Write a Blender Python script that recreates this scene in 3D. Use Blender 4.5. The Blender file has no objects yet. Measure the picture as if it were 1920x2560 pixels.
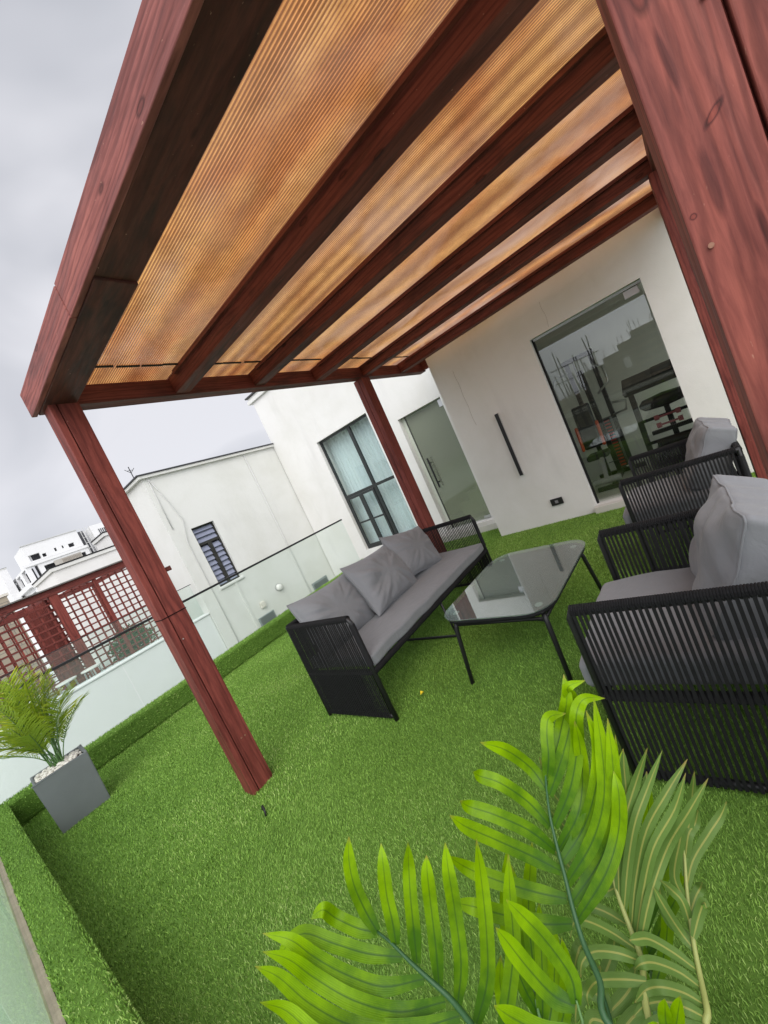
import bpy, bmesh, math, random
import numpy as np
from mathutils import Vector, Matrix, noise
R = math.radians
scn = bpy.context.scene
COL = scn.collection
random.seed(7); rng = np.random.default_rng(7)

# ------------------------------------------------------------------ camera
FO = 975.5; PX = 960 + 82.2; PY = 1280 - 28.2          # pixels of the 1920x2560 photograph
CAMP = Vector((0, 0, 1.5))
CF = Vector((0.7939857, 0.60150861, -0.08817085))
CR = Vector((0.52190394, -0.74879607, -0.40855932))
CU = Vector((0.31177394, -0.27837354, 0.90846309))
cd = bpy.data.cameras.new('camera'); cam = bpy.data.objects.new('camera', cd); COL.objects.link(cam)
cd.sensor_fit = 'HORIZONTAL'; cd.sensor_width = 36; cd.lens = FO / 1920 * 36
cd.shift_x = -(PX - 960) / 1920; cd.shift_y = (PY - 1280) / 1920
cd.clip_start = 0.02; cd.clip_end = 500
m = Matrix((CR, CU, -CF)).transposed().to_4x4(); m.translation = CAMP; cam.matrix_world = m
scn.camera = cam
def px(x, y, d):
    "point of the photograph at depth d"
    return CAMP + (CF + CR * ((x - PX) / FO) - CU * ((y - PY) / FO)) * d

# ------------------------------------------------------------------ world, sun, exposure
SUN_EL, SUN_AZ = R(42), R(222)            # azimuth of the sun measured from +X towards +Y
w = bpy.data.worlds.new('World'); scn.world = w; w.use_nodes = True
nt = w.node_tree; nt.nodes.clear()
def N(nt, t, **k):
    n = nt.nodes.new(t)
    for a, b in k.items():
        if a.startswith('i_'):
            s = a[2:]; s = int(s) if s.isdigit() else s.replace('_', ' ')
            n.inputs[s].default_value = b
        else: setattr(n, a, b)
    return n
L = lambda nt, a, b: nt.links.new(a, b)
out = N(nt, 'ShaderNodeOutputWorld'); bg = N(nt, 'ShaderNodeBackground'); bg2 = N(nt, 'ShaderNodeBackground')
sky = N(nt, 'ShaderNodeTexSky', sky_type='NISHITA', sun_disc=False, sun_elevation=SUN_EL, sun_rotation=R(90) - SUN_AZ)
bg.inputs['Strength'].default_value = 0.07
L(nt, sky.outputs[0], bg.inputs['Color'])
tc = N(nt, 'ShaderNodeTexCoord'); mp = N(nt, 'ShaderNodeMapping'); mp.inputs['Scale'].default_value = (1, 1.3, 2.0)
mp.inputs['Rotation'].default_value = (0.2, 0.3, 0.9)
n1 = N(nt, 'ShaderNodeTexNoise', i_Scale=1.5, i_Detail=4, i_Roughness=.45, i_Distortion=.5)
cr = N(nt, 'ShaderNodeValToRGB'); e = cr.color_ramp.elements
e[0].position = .36; e[0].color = (.41, .425, .47, 1); e[1].position = .62; e[1].color = (.70, .70, .74, 1)
L(nt, tc.outputs['Generated'], mp.inputs[0]); L(nt, mp.outputs[0], n1.inputs['Vector']); L(nt, n1.outputs[0], cr.inputs[0])
vd = N(nt, 'ShaderNodeVectorMath', operation='DOT_PRODUCT'); vn = N(nt, 'ShaderNodeVectorMath', operation='NORMALIZE')
L(nt, tc.outputs['Generated'], vn.inputs[0]); L(nt, vn.outputs[0], vd.inputs[0])
vd.inputs[1].default_value = (math.cos(SUN_EL) * math.cos(SUN_AZ), math.cos(SUN_EL) * math.sin(SUN_AZ), math.sin(SUN_EL))
mr = N(nt, 'ShaderNodeMapRange', interpolation_type='SMOOTHSTEP'); mr.inputs['From Min'].default_value = .15; mr.inputs['From Max'].default_value = 1; mr.inputs['To Min'].default_value = .78; mr.inputs['To Max'].default_value = 2.3
L(nt, vd.outputs['Value'], mr.inputs['Value']); L(nt, mr.outputs[0], bg2.inputs['Strength'])
L(nt, cr.outputs[0], bg2.inputs['Color'])
mx = N(nt, 'ShaderNodeMixShader'); mx.inputs[0].default_value = .93
L(nt, bg.outputs[0], mx.inputs[1]); L(nt, bg2.outputs[0], mx.inputs[2]); L(nt, mx.outputs[0], out.inputs[0])
sl = bpy.data.lights.new('sun', 'SUN'); sl.energy = 1.05; sl.angle = R(40); sl.color = (1, .96, .9)
so = bpy.data.objects.new('sun', sl); COL.objects.link(so)
sd = Vector((math.cos(SUN_EL) * math.cos(SUN_AZ), math.cos(SUN_EL) * math.sin(SUN_AZ), math.sin(SUN_EL)))
so.rotation_euler = sd.to_track_quat('Z', 'Y').to_euler()
scn.view_settings.view_transform = 'Standard'; scn.view_settings.look = 'None'
scn.view_settings.exposure = 0.64; scn.view_settings.gamma = 1; scn.view_settings.use_curve_mapping = False
scn.cycles.max_bounces = 10; scn.cycles.transparent_max_bounces = 24; scn.cycles.transmission_bounces = 8
scn.cycles.caustics_reflective = False; scn.cycles.caustics_refractive = False

# ------------------------------------------------------------------ materials
def mat(name, color=(.5, .5, .5), rough=.6, spec=.5, metal=0):
    m = bpy.data.materials.new(name); m.use_nodes = True
    b = m.node_tree.nodes['Principled BSDF']
    b.inputs['Base Color'].default_value = (*color, 1); b.inputs['Roughness'].default_value = rough
    b.inputs['Specular IOR Level'].default_value = spec; b.inputs['Metallic'].default_value = metal
    return m, m.node_tree, b
def ramp(nt, stops, src):
    r = N(nt, 'ShaderNodeValToRGB'); el = r.color_ramp.elements
    while len(el) > 2: el.remove(el[-1])
    for i, (p, c) in enumerate(stops):
        if i > 1: el.new(p)
        el[i].position = p; el[i].color = (*c, 1)
    L(nt, src, r.inputs[0]); return r.outputs[0]
def bump(nt, b, h, s=.3, d=.01):
    n = N(nt, 'ShaderNodeBump', i_Strength=s, i_Distance=d); L(nt, h, n.inputs['Height']); L(nt, n.outputs[0], b.inputs['Normal']); return n
def objc(nt, scale=(1, 1, 1), loc=(0, 0, 0), kind='Object', rot=(0, 0, 0)):
    t = N(nt, 'ShaderNodeTexCoord'); p = N(nt, 'ShaderNodeMapping'); p.inputs['Scale'].default_value = scale
    p.inputs['Location'].default_value = loc; p.inputs['Rotation'].default_value = rot
    L(nt, t.outputs[kind], p.inputs[0]); return p.outputs[0]
def noise_n(nt, vec, scale, detail=4, rough=.55, dist=0):
    n = N(nt, 'ShaderNodeTexNoise', i_Scale=scale, i_Detail=detail, i_Roughness=rough, i_Distortion=dist)
    L(nt, vec, n.inputs['Vector']); return n.outputs[0]
def mixc(nt, a, b, f, mode='MIX'):
    n = N(nt, 'ShaderNodeMix', data_type='RGBA', blend_type=mode)
    for s, v in ((0, f), (6, a), (7, b)):
        if isinstance(v, (int, float)): n.inputs[s].default_value = v
        elif isinstance(v, tuple): n.inputs[s].default_value = (*v, 1)
        else: L(nt, v, n.inputs[s])
    return n.outputs[2]
def math_n(nt, op, a, b=None, clamp=False):
    n = N(nt, 'ShaderNodeMath', operation=op, use_clamp=clamp)
    for i, v in enumerate((a, b)):
        if v is None: continue
        if isinstance(v, (int, float)): n.inputs[i].default_value = v
        else: L(nt, v, n.inputs[i])
    return n.outputs[0]

def wood(name, axis, base=(.215, .046, .036), dark=(.06, .016, .013), light=(.33, .085, .063), loc=(0, 0, 0), stain=.5, black=.0, knots=()):
    m, t, b = mat(name, base, .62, .28)
    sc = [1, 1, 1]; sc[axis] = .09
    v = objc(t, tuple(sc), loc)
    fine = noise_n(t, v, 85, 6, .68, .4)
    mid = noise_n(t, v, 14, 4, .6, 1.2)
    big = noise_n(t, objc(t, tuple(1 if i != axis else .16 for i in range(3)), loc), 10, 4, .6, .8)
    wv = N(t, 'ShaderNodeTexWave', wave_type='RINGS', rings_direction='XYZ'[axis], i_Scale=14, i_Distortion=11, i_Detail=4)
    wv.inputs['Detail Scale'].default_value = 1.2
    L(t, v, wv.inputs['Vector'])
    c = ramp(t, [(.25, dark), (.5, base), (.8, light)], mid)
    c = mixc(t, c, ramp(t, [(.35, dark), (.65, light)], fine), .38)
    c = mixc(t, c, base, .2)
    c = mixc(t, c, ramp(t, [(.0, (.45, .38, .38)), (.5, (1, 1, 1))], wv.outputs[0]), .55, 'MULTIPLY')
    c = mixc(t, c, ramp(t, [(.33, (.40, .32, .34)), (.46, (.85, .82, .84)), (.56, (1, 1, 1)), (.7, (1.22, 1.25, 1.2))], big), stain, 'MULTIPLY')
    # knots: stretched cells, dark ring and a pale centre
    sc2 = [9, 9, 9]; sc2[axis] = 3.2
    vk = objc(t, tuple(sc2), tuple(l + 3.3 for l in loc))
    vo = N(t, 'ShaderNodeTexVoronoi', i_Scale=1.0); L(t, vk, vo.inputs['Vector'])
    k = ramp(t, [(.0, (.5, .42, .42)), (.05, (.62, .5, .5)), (.085, (.25, .2, .2)), (.13, (1, 1, 1))], vo.outputs['Distance'])
    c = mixc(t, c, k, .85, 'MULTIPLY')
    # scraped paint specks
    sp = noise_n(t, objc(t, tuple(1 if i != axis else .4 for i in range(3)), (4, 2, 1)), 95, 2, .5)
    c = mixc(t, c, (.5, .28, .2), ramp(t, [(.74, (0, 0, 0)), (.79, (.6, .6, .6))], sp))
    if black > 0:
        bk = noise_n(t, objc(t, tuple(1 if i != axis else .3 for i in range(3)), (1.7, 5, 2)), 7, 4, .6, .5)
        c = mixc(t, c, (.02, .012, .012), ramp(t, [(.52, (0, 0, 0)), (.66, (black,) * 3)], bk))
    for (cy, cz, ay, az_, tilt, stops) in knots:
        # marks in the timber itself, placed in the post's own coordinates
        t0 = N(t, 'ShaderNodeTexCoord'); m1 = N(t, 'ShaderNodeVectorMath', operation='SUBTRACT'); m1.inputs[1].default_value = (0, cy, cz); L(t, t0.outputs['Object'], m1.inputs[0])
        m2 = N(t, 'ShaderNodeMapping', vector_type='POINT'); m2.inputs['Rotation'].default_value = (tilt, 0, 0); L(t, m1.outputs[0], m2.inputs[0])
        m3 = N(t, 'ShaderNodeVectorMath', operation='MULTIPLY'); m3.inputs[1].default_value = (0, 1 / ay, 1 / az_); L(t, m2.outputs[0], m3.inputs[0])
        m4 = N(t, 'ShaderNodeVectorMath', operation='LENGTH'); L(t, m3.outputs[0], m4.inputs[0])
        dd2 = math_n(t, 'ADD', m4.outputs['Value'], math_n(t, 'MULTIPLY', math_n(t, 'SUBTRACT', mid, .5), .9))
        c = mixc(t, c, ramp(t, stops, dd2), .9, 'MULTIPLY')
    L(t, c, b.inputs['Base Color'])
    L(t, ramp(t, [(.3, (.5, .5, .5)), (.7, (.75, .75, .75))], mid), b.inputs['Roughness'])
    bump(t, b, math_n(t, 'ADD', math_n(t, 'MULTIPLY', fine, .6), math_n(t, 'MULTIPLY', wv.outputs[0], .5)), .35, .002)
    return m
WX = wood('red_stained_wood_x', 0, base=(.165, .040, .031), dark=(.06, .017, .014), light=(.24, .066, .048), black=.5); WY = wood('red_stained_wood_y', 1, base=(.165, .038, .029), dark=(.06, .016, .013), light=(.24, .064, .045), black=.5)
WYL = wood('weathered_red_wood', 1, base=(.29, .085, .072), dark=(.10, .03, .026), light=(.40, .14, .115), stain=.6)
WYD = wood('dark_stained_wood', 1, base=(.10, .028, .022), dark=(.025, .012, .01), light=(.17, .048, .034), black=.7); WZ = wood('red_stained_wood_z', 2)
KN = [(.0, (.95, .8, .75)), (.45, (.8, .62, .6)), (.62, (.22, .16, .18)), (.85, (.75, .66, .68)), (1, (1, 1, 1))]; ST = [(.0, (.36, .30, .32)), (.6, (.45, .38, .40)), (.85, (.8, .75, .76)), (1, (1, 1, 1))]
WZ2 = wood('red_stained_wood_post', 2, base=(.235, .055, .043), dark=(.07, .02, .017), light=(.42, .13, .095), loc=(.37, .81, .45), stain=.9, knots=[(-.137 - 2.85, 1.783, .0075, .021, R(-48), KN), (-.1095 - 2.85, 1.885, .0065, .055, R(3), ST), (-.112 - 2.85, 1.70, .010, .060, R(0), ST), (-.080 - 2.85, 1.672, .006, .006, 0, KN), (-.150 - 2.85, 1.60, .006, .05, R(2), ST)])
def plaster(name, col=(.74, .73, .70), dirt=.25, s=1.0):
    m, t, b = mat(name, col, .85, .15)
    v = objc(t)
    big = noise_n(t, v, .9 * s, 5, .6, .3); st = noise_n(t, objc(t, (1, 1, .25)), 2.2 * s, 5, .6)
    d = tuple(x * .86 for x in col)
    c = mixc(t, col, (d[0], d[1], d[2] * .96), ramp(t, [(.42, (0, 0, 0)), (.7, (dirt * 2,) * 3)], big))
    c = mixc(t, c, tuple(x * .7 for x in col), ramp(t, [(.58, (0, 0, 0)), (.78, (dirt,) * 3)], st))
    L(t, c, b.inputs['Base Color'])
    bump(t, b, math_n(t, 'ADD', noise_n(t, v, 110, 3, .6), math_n(t, 'MULTIPLY', noise_n(t, v, 7, 4, .6, 1.0), 2.2)), .35, .004)
    sz_ = N(t, 'ShaderNodeSeparateXYZ')
    return m
WHITE = plaster('white_render', (.765, .755, .73), .35); WHITE2 = plaster('weathered_white_render', (.70, .70, .67), .4); CREAM = plaster('cream_render', (.66, .63, .56), .2)
def simple(name, col, rough=.6, spec=.5, metal=0, nscale=0, nb=.2, var=0):
    m, t, b = mat(name, col, rough, spec, metal)
    if nscale:
        v = objc(t); h = noise_n(t, v, nscale, 4, .6); bump(t, b, h, nb, .003)
        if var: L(t, mixc(t, tuple(c * (1 - var) for c in col), tuple(min(1, c * (1 + var)) for c in col), noise_n(t, v, nscale * .12, 4, .6)), b.inputs['Base Color'])
    return m
BLACK = simple('black_metal', (.016, .016, .017), .45, .4, 0, 60, .1, .2)
ROPE = simple('black_rope', (.012, .012, .013), .75, .25, 0, 260, .5, .4)
DARKF = simple('window_frame', (.022, .026, .026), .4, .5, 0, 40, .05, .2)
MARBLE = simple('marble_step', (.62, .60, .55), .35, .5, 0, 8, .03, .15)
STEEL = simple('brushed_steel', (.55, .56, .56), .35, .5, .9, 90, .1, .1)
LENS = simple('frosted_lens', (.75, .74, .70), .4, .5, 0, 60, .05, .03)
PLAST = simple('grey_plastic', (.25, .25, .26), .5, .4, 0, 70, .1, .1)
CONC = simple('concrete_floor', (.42, .43, .40), .85, .2, 0, 30, .3, .2)
FLOORI = simple('interior_tile', (.45, .44, .41), .3, .5, 0, 6, .02, .08)
INT = simple('interior_paint', (.66, .65, .58), .8, .2, 0, 40, .1, .04)
INTDK = simple('interior_paint_shade', (.30, .30, .25), .8, .2, 0, 40, .1, .04)
BLOCK = None
def brickmat():
    m, t, b = mat('concrete_block_wall', (.35, .31, .24), .9, .1)
    br = N(t, 'ShaderNodeTexBrick', i_Scale=1.0); br.inputs['Color1'].default_value = (.38, .33, .25, 1); br.inputs['Color2'].default_value = (.30, .26, .20, 1)
    br.inputs['Mortar'].default_value = (.22, .2, .17, 1); br.inputs['Mortar Size'].default_value = .015; br.inputs['Brick Width'].default_value = .45; br.inputs['Row Height'].default_value = .22
    L(t, objc(t, rot=(R(90), 0, 0)), br.inputs['Vector']); L(t, br.outputs[0], b.inputs['Base Color']); return m
BLOCK = brickmat()
def fabric(name, col):
    m, t, b = mat(name, col, .68, .32)
    v = objc(t)
    c = mixc(t, tuple(x * .88 for x in col), tuple(x * 1.08 for x in col), noise_n(t, v, 7, 4, .6, .4))
    L(t, c, b.inputs['Base Color'])
    h = math_n(t, 'ADD', math_n(t, 'MULTIPLY', noise_n(t, v, 420, 2, .5), .15), noise_n(t, objc(t, (1, 1.8, 1)), 9, 4, .5, 1.3))
    bump(t, b, h, .35, .012)
    b.inputs['Sheen Weight'].default_value = .15
    return m
GREYF = fabric('grey_faux_leather', (.19, .197, .208))
def schlick(t, ior):
    f0 = ((ior - 1) / (ior + 1)) ** 2; lw = N(t, 'ShaderNodeLayerWeight', i_Blend=.5)
    return math_n(t, 'ADD', math_n(t, 'MULTIPLY', math_n(t, 'POWER', lw.outputs['Facing'], 5), 1 - f0), f0)
def glass(name, tint=(.86, .93, .89), ior=1.5, rough=0.0, gain=1.0, add=.0):
    m = bpy.data.materials.new(name); m.use_nodes = True; t = m.node_tree; t.nodes.clear()
    o = N(t, 'ShaderNodeOutputMaterial'); tr = N(t, 'ShaderNodeBsdfTransparent'); tr.inputs[0].default_value = (*tint, 1)
    g = N(t, 'ShaderNodeBsdfGlossy', i_Roughness=rough)
    v = math_n(t, 'ADD', math_n(t, 'MULTIPLY', schlick(t, ior), gain), add, True)
    x = N(t, 'ShaderNodeMixShader'); L(t, v, x.inputs[0]); L(t, tr.outputs[0], x.inputs[1]); L(t, g.outputs[0], x.inputs[2]); L(t, x.outputs[0], o.inputs[0])
    return m
GRAIL = glass('railing_glass', (.955, .985, .97), 1.45, 0, .5)
def diffuse_add(m, amount, col):
    t = m.node_tree; o = [n for n in t.nodes if n.type == 'OUTPUT_MATERIAL'][0]; s = o.inputs[0].links[0].from_socket
    d = N(t, 'ShaderNodeBsdfDiffuse'); d.inputs[0].default_value = (*col, 1)
    x = N(t, 'ShaderNodeMixShader'); x.inputs[0].default_value = amount
    L(t, s, x.inputs[1]); L(t, d.outputs[0], x.inputs[2]); L(t, x.outputs[0], o.inputs[0])
diffuse_add(GRAIL, .035, (.62, .74, .68))
GDOOR = glass('gym_door_glass', (.93, .955, .92), 1.75, 0, 1.0, .02)
GDOOR2 = glass('frosted_door_glass', (.85, .91, .82), 1.5, .02, .8, .02); diffuse_add(GDOOR2, .22, (.55, .58, .46))
GWIN = glass('window_glass', (.93, .97, .96), 1.5, 0, 1.0, .02)
GTAB = glass('table_glass', (.84, .92, .90), 1.55, .02, 1.7, .10); diffuse_add(GTAB, .07, (.55, .66, .63))  # diffuse haze puts pale reflected wall and sky into the glass colour
def poly():
    m = bpy.data.materials.new('orange_polycarbonate'); m.use_nodes = True; t = m.node_tree; t.nodes.clear()
    o = N(t, 'ShaderNodeOutputMaterial')
    v = objc(t); sx = N(t, 'ShaderNodeSeparateXYZ'); L(t, v, sx.inputs[0])
    st = math_n(t, 'SINE', math_n(t, 'MULTIPLY', sx.outputs[0], 2 * math.pi / .0135))
    rib = ramp(t, [(.30, (0, 0, 0)), (.85, (1, 1, 1))], math_n(t, 'MULTIPLY_ADD', st, .5)); 
    t.nodes[-2].inputs[2].default_value = .5 if False else .5
    dirt = noise_n(t, objc(t, (1, .5, 1)), 9.5, 8, .78, .4); blot = noise_n(t, objc(t, (1, .35, 1), (3, 3, 0)), 2.4, 5, .6, .4)
    c = mixc(t, (.31, .125, .04), (.83, .43, .14), rib)
    c = mixc(t, c, ramp(t, [(.36, (.58, .50, .45)), (.6, (1, 1, 1))], dirt), .75, 'MULTIPLY')
    c = mixc(t, c, ramp(t, [(.40, (.70, .36, .27)), (.58, (1, 1, 1))], blot), .6, 'MULTIPLY')
    refl_patch = noise_n(t, objc(t, (1, .6, 1), (8, 1, 0)), 1.7, 4, .55, .8)
    c = mixc(t, c, (.66, .46, .36), math_n(t, 'MULTIPLY', ramp(t, [(.42, (.12, .12, .12)), (.66, (1, 1, 1))], refl_patch), ramp(t, [(.0, (.12, .12, .12)), (1, (.72, .72, .72))], math_n(t, 'MULTIPLY', math_n(t, 'SUBTRACT', sx.outputs[0], .2), .33))))  # pale wall and sky reflections painted into the sheet colour, stronger along X
    tl = N(t, 'ShaderNodeBsdfTranslucent'); df = N(t, 'ShaderNodeBsdfDiffuse'); L(t, c, tl.inputs[0]); L(t, mixc(t, c, (.5, .4, .3), .3), df.inputs[0])
    a = N(t, 'ShaderNodeMixShader'); a.inputs[0].default_value = .16; L(t, tl.outputs[0], a.inputs[1]); L(t, df.outputs[0], a.inputs[2])
    g = N(t, 'ShaderNodeBsdfGlossy', i_Roughness=.16)
    bn = N(t, 'ShaderNodeBump', i_Strength=.25, i_Distance=.002); L(t, st, bn.inputs['Height'])
    L(t, bn.outputs[0], g.inputs['Normal'])
    x = N(t, 'ShaderNodeMixShader'); L(t, math_n(t, 'MULTIPLY', schlick(t, 1.5), 2.0, True), x.inputs[0]); L(t, a.outputs[0], x.inputs[1]); L(t, g.outputs[0], x.inputs[2]); L(t, x.outputs[0], o.inputs[0])
    return m
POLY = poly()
def leafmat(name, a, b_, rib, under, urib):
    m = bpy.data.materials.new(name); m.use_nodes = True; t = m.node_tree; t.nodes.clear()
    o = N(t, 'ShaderNodeOutputMaterial'); uv = N(t, 'ShaderNodeUVMap'); sx = N(t, 'ShaderNodeSeparateXYZ'); L(t, uv.outputs[0], sx.inputs[0])
    u = math_n(t, 'ABSOLUTE', math_n(t, 'SUBTRACT', sx.outputs[0], .5)); vv = sx.outputs[1]
    nz = noise_n(t, objc(t), 17, 4, .6)
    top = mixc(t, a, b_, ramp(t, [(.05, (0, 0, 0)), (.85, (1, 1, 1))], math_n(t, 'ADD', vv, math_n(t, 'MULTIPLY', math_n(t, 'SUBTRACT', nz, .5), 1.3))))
    top = mixc(t, rib, top, ramp(t, [(.0, (0, 0, 0)), (.10, (1, 1, 1))], math_n(t, 'ADD', u, math_n(t, 'MULTIPLY', vv, .05))))
    un = mixc(t, urib, under, ramp(t, [(.05, (0, 0, 0)), (.09, (1, 1, 1))], u))
    un = mixc(t, un, (.5, .6, .35), math_n(t, 'MULTIPLY', nz, .10))
    gm = N(t, 'ShaderNodeNewGeometry'); c = mixc(t, top, un, gm.outputs['Backfacing'])
    ln = math_n(t, 'SINE', math_n(t, 'ADD', math_n(t, 'MULTIPLY', sx.outputs[0], 75), math_n(t, 'MULTIPLY', nz, 9)))
    c = mixc(t, c, ramp(t, [(.0, (.74, .76, .7)), (1, (1.06, 1.05, 1))], math_n(t, 'MULTIPLY_ADD', ln, .5)), .5, 'MULTIPLY')
    c = mixc(t, c, (.30, .21, .06), ramp(t, [(.93, (0, 0, 0)), (1.0, (.8, .8, .8))], math_n(t, 'ADD', vv, math_n(t, 'MULTIPLY', math_n(t, 'SUBTRACT', nz, .5), .2))))
    p = N(t, 'ShaderNodeBsdfPrincipled', i_Roughness=.42); L(t, c, p.inputs['Base Color']); p.inputs['Specular IOR Level'].default_value = .22
    st = math_n(t, 'SINE', math_n(t, 'MULTIPLY', sx.outputs[0], 60)); bn = N(t, 'ShaderNodeBump', i_Strength=.15, i_Distance=.001); L(t, st, bn.inputs['Height']); L(t, bn.outputs[0], p.inputs['Normal'])
    tl = N(t, 'ShaderNodeBsdfTranslucent'); L(t, top, tl.inputs[0])
    x = N(t, 'ShaderNodeMixShader'); x.inputs[0].default_value = .28; L(t, p.outputs[0], x.inputs[1]); L(t, tl.outputs[0], x.inputs[2]); L(t, x.outputs[0], o.inputs[0])
    return m
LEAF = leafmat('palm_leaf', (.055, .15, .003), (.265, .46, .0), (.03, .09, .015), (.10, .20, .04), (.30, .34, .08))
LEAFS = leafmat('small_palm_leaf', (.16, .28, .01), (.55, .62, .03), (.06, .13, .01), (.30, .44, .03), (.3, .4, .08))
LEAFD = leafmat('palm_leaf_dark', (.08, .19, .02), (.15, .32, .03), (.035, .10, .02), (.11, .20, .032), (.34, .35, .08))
STEM = simple('palm_stem', (.10, .20, .06), .5, .4, 0, 60, .2, .3); STEMY = simple('palm_stem_yellow', (.30, .33, .10), .5, .4, 0, 60, .2, .2); STEMK = simple('palm_stem_dark', (.03, .09, .03), .45, .4, 0, 60, .2, .2)
PEB = simple('white_pebble', (.70, .67, .60), .6, .3, 0, 30, .2, .15)
POT = simple('grey_planter', (.16, .175, .178), .55, .4, 0, 45, .15, .15)
def grassmat():
    m, t, b = mat('artificial_grass', (.1, .25, .04), .55, .25)
    at = N(t, 'ShaderNodeAttribute', attribute_name='rnd')
    c = ramp(t, [(.0, (.070, .145, .024)), (.45, (.180, .335, .050)), (.85, (.31, .51, .095)), (1, (.50, .62, .22))], at.outputs['Fac'])
    L(t, c, b.inputs['Base Color']); return m
GRASS = grassmat()
def turfbase():
    m, t, b = mat('turf_backing', (.05, .11, .02), .95, .05)
    v = objc(t); L(t, mixc(t, (.08, .155, .028), (.15, .27, .05), noise_n(t, v, 160, 3, .6)), b.inputs['Base Color']); return m
TURFB = turfbase()

# ------------------------------------------------------------------ mesh helpers
class MB:
    def __init__(s): s.v = []; s.f = []; s.uv = []
    def box(s, x0, x1, y0, y1, z0, z1, M=None):
        b = len(s.v)
        for z in (z0, z1):
            for x, y in ((x0, y0), (x1, y0), (x1, y1), (x0, y1)):
                p = Vector((x, y, z)); s.v.append(M @ p if M else p)
        s.f += [tuple(b + i for i in q) for q in ((3, 2, 1, 0), (4, 5, 6, 7), (0, 1, 5, 4), (1, 2, 6, 5), (2, 3, 7, 6), (3, 0, 4, 7))]
        return s
    def beam(s, a, b, w, h, up=Vector((0, 0, 1))):
        "box of section w (sideways) x h (up) from a to b"
        a = Vector(a); b = Vector(b); d = (b - a).normalized()
        if abs(d.dot(up)) > .99: up = Vector((0, 1, 0))
        sd_ = d.cross(up).normalized(); u = sd_.cross(d); n = len(s.v)
        for p in (a, b):
            for i, j in ((-1, -1), (1, -1), (1, 1), (-1, 1)): s.v.append(p + sd_ * (w / 2 * i) + u * (h / 2 * j))
        s.f += [tuple(n + i for i in q) for q in ((0, 1, 2, 3), (7, 6, 5, 4), (1, 0, 4, 5), (2, 1, 5, 6), (3, 2, 6, 7), (0, 3, 7, 4))]
        return s
    def tube(s, pts, r, n=8, closed=False, caps=True):
        pts = [Vector(p) for p in pts]; k = len(pts); base = len(s.v); prev = None
        rr = r if isinstance(r, (list, tuple)) else [r] * k
        for i, p in enumerate(pts):
            if closed: t = (pts[(i + 1) % k] - pts[i - 1]).normalized()
            else: t = (pts[min(i + 1, k - 1)] - pts[max(i - 1, 0)]).normalized()
            if prev is None:
                u = t.orthogonal().normalized()
            else:
                u = (prev - t * prev.dot(t)).normalized()
            prev = u; v = t.cross(u)
            for j in range(n):
                a = 2 * math.pi * j / n; s.v.append(p + (u * math.cos(a) + v * math.sin(a)) * rr[i])
        for i in range(k if closed else k - 1):
            for j in range(n):
                a = base + i * n; b = base + ((i + 1) % k) * n
                s.f.append((a + j, a + (j + 1) % n, b + (j + 1) % n, b + j))
        if caps and not closed:
            s.f.append(tuple(base + j for j in reversed(range(n)))); s.f.append(tuple(base + (k - 1) * n + j for j in range(n)))
        return s
    def prism(s, poly, z0, z1):
        n = len(poly); b = len(s.v)
        for z in (z0, z1): s.v += [Vector((x, y, z)) for x, y in poly]
        s.f.append(tuple(b + i for i in reversed(range(n)))); s.f.append(tuple(b + n + i for i in range(n)))
        for i in range(n): j = (i + 1) % n; s.f.append((b + i, b + j, b + n + j, b + n + i))
        return s
    def quad(s, *p): b = len(s.v); s.v += [Vector(q) for q in p]; s.f.append(tuple(range(b, b + len(p)))); return s
    def build(s, name, mt, parent=None, smooth=False, bevel=0, seg=2):
        off = parent_world(parent)
        me = bpy.data.meshes.new(name); me.from_pydata([tuple(v - off) for v in s.v], [], s.f); me.validate()
        if s.uv:
            l = me.uv_layers.new(name='UVMap')
            uva = np.array(s.uv, dtype=np.float32); idx = np.zeros(len(me.loops), dtype=np.int32); me.loops.foreach_get('vertex_index', idx)
            l.data.foreach_set('uv', uva[idx].ravel())
        me.materials.append(mt)
        if smooth: me.polygons.foreach_set('use_smooth', [True] * len(me.polygons))
        o = bpy.data.objects.new(name, me); COL.objects.link(o)
        if parent: o.parent = parent
        else: o.location = (0, 0, 0)
        if bevel:
            bv = o.modifiers.new('bevel', 'BEVEL'); bv.width = bevel; bv.segments = seg; bv.limit_method = 'ANGLE'; bv.angle_limit = R(40)
        return o
def parent_world(p):
    v = Vector((0, 0, 0))
    while p: v += p.location; p = p.parent
    return v
def tag(o, label, cat, group=None, kind=None):
    if label: o['label'] = label
    if cat: o['category'] = cat
    if group: o['group'] = group
    if kind: o['kind'] = kind
    return o
def thing(name, label, cat, loc=(0, 0, 0), group=None):
    o = bpy.data.objects.new(name, None); COL.objects.link(o); o.location = loc; o.empty_display_size = .1
    return tag(o, label, cat, group)
def struct(name, mb, mt, **k): o = mb.build(name, mt, **k); o['kind'] = 'structure'; return o
def copy_tree(o, parent=None):
    c = o.copy(); COL.objects.link(c); c.parent = parent
    for ch in [x for x in COL.objects if x.parent == o]: copy_tree(ch, c)
    return c
def xf(o_mb_pts, M): return [M @ p for p in o_mb_pts]

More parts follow.
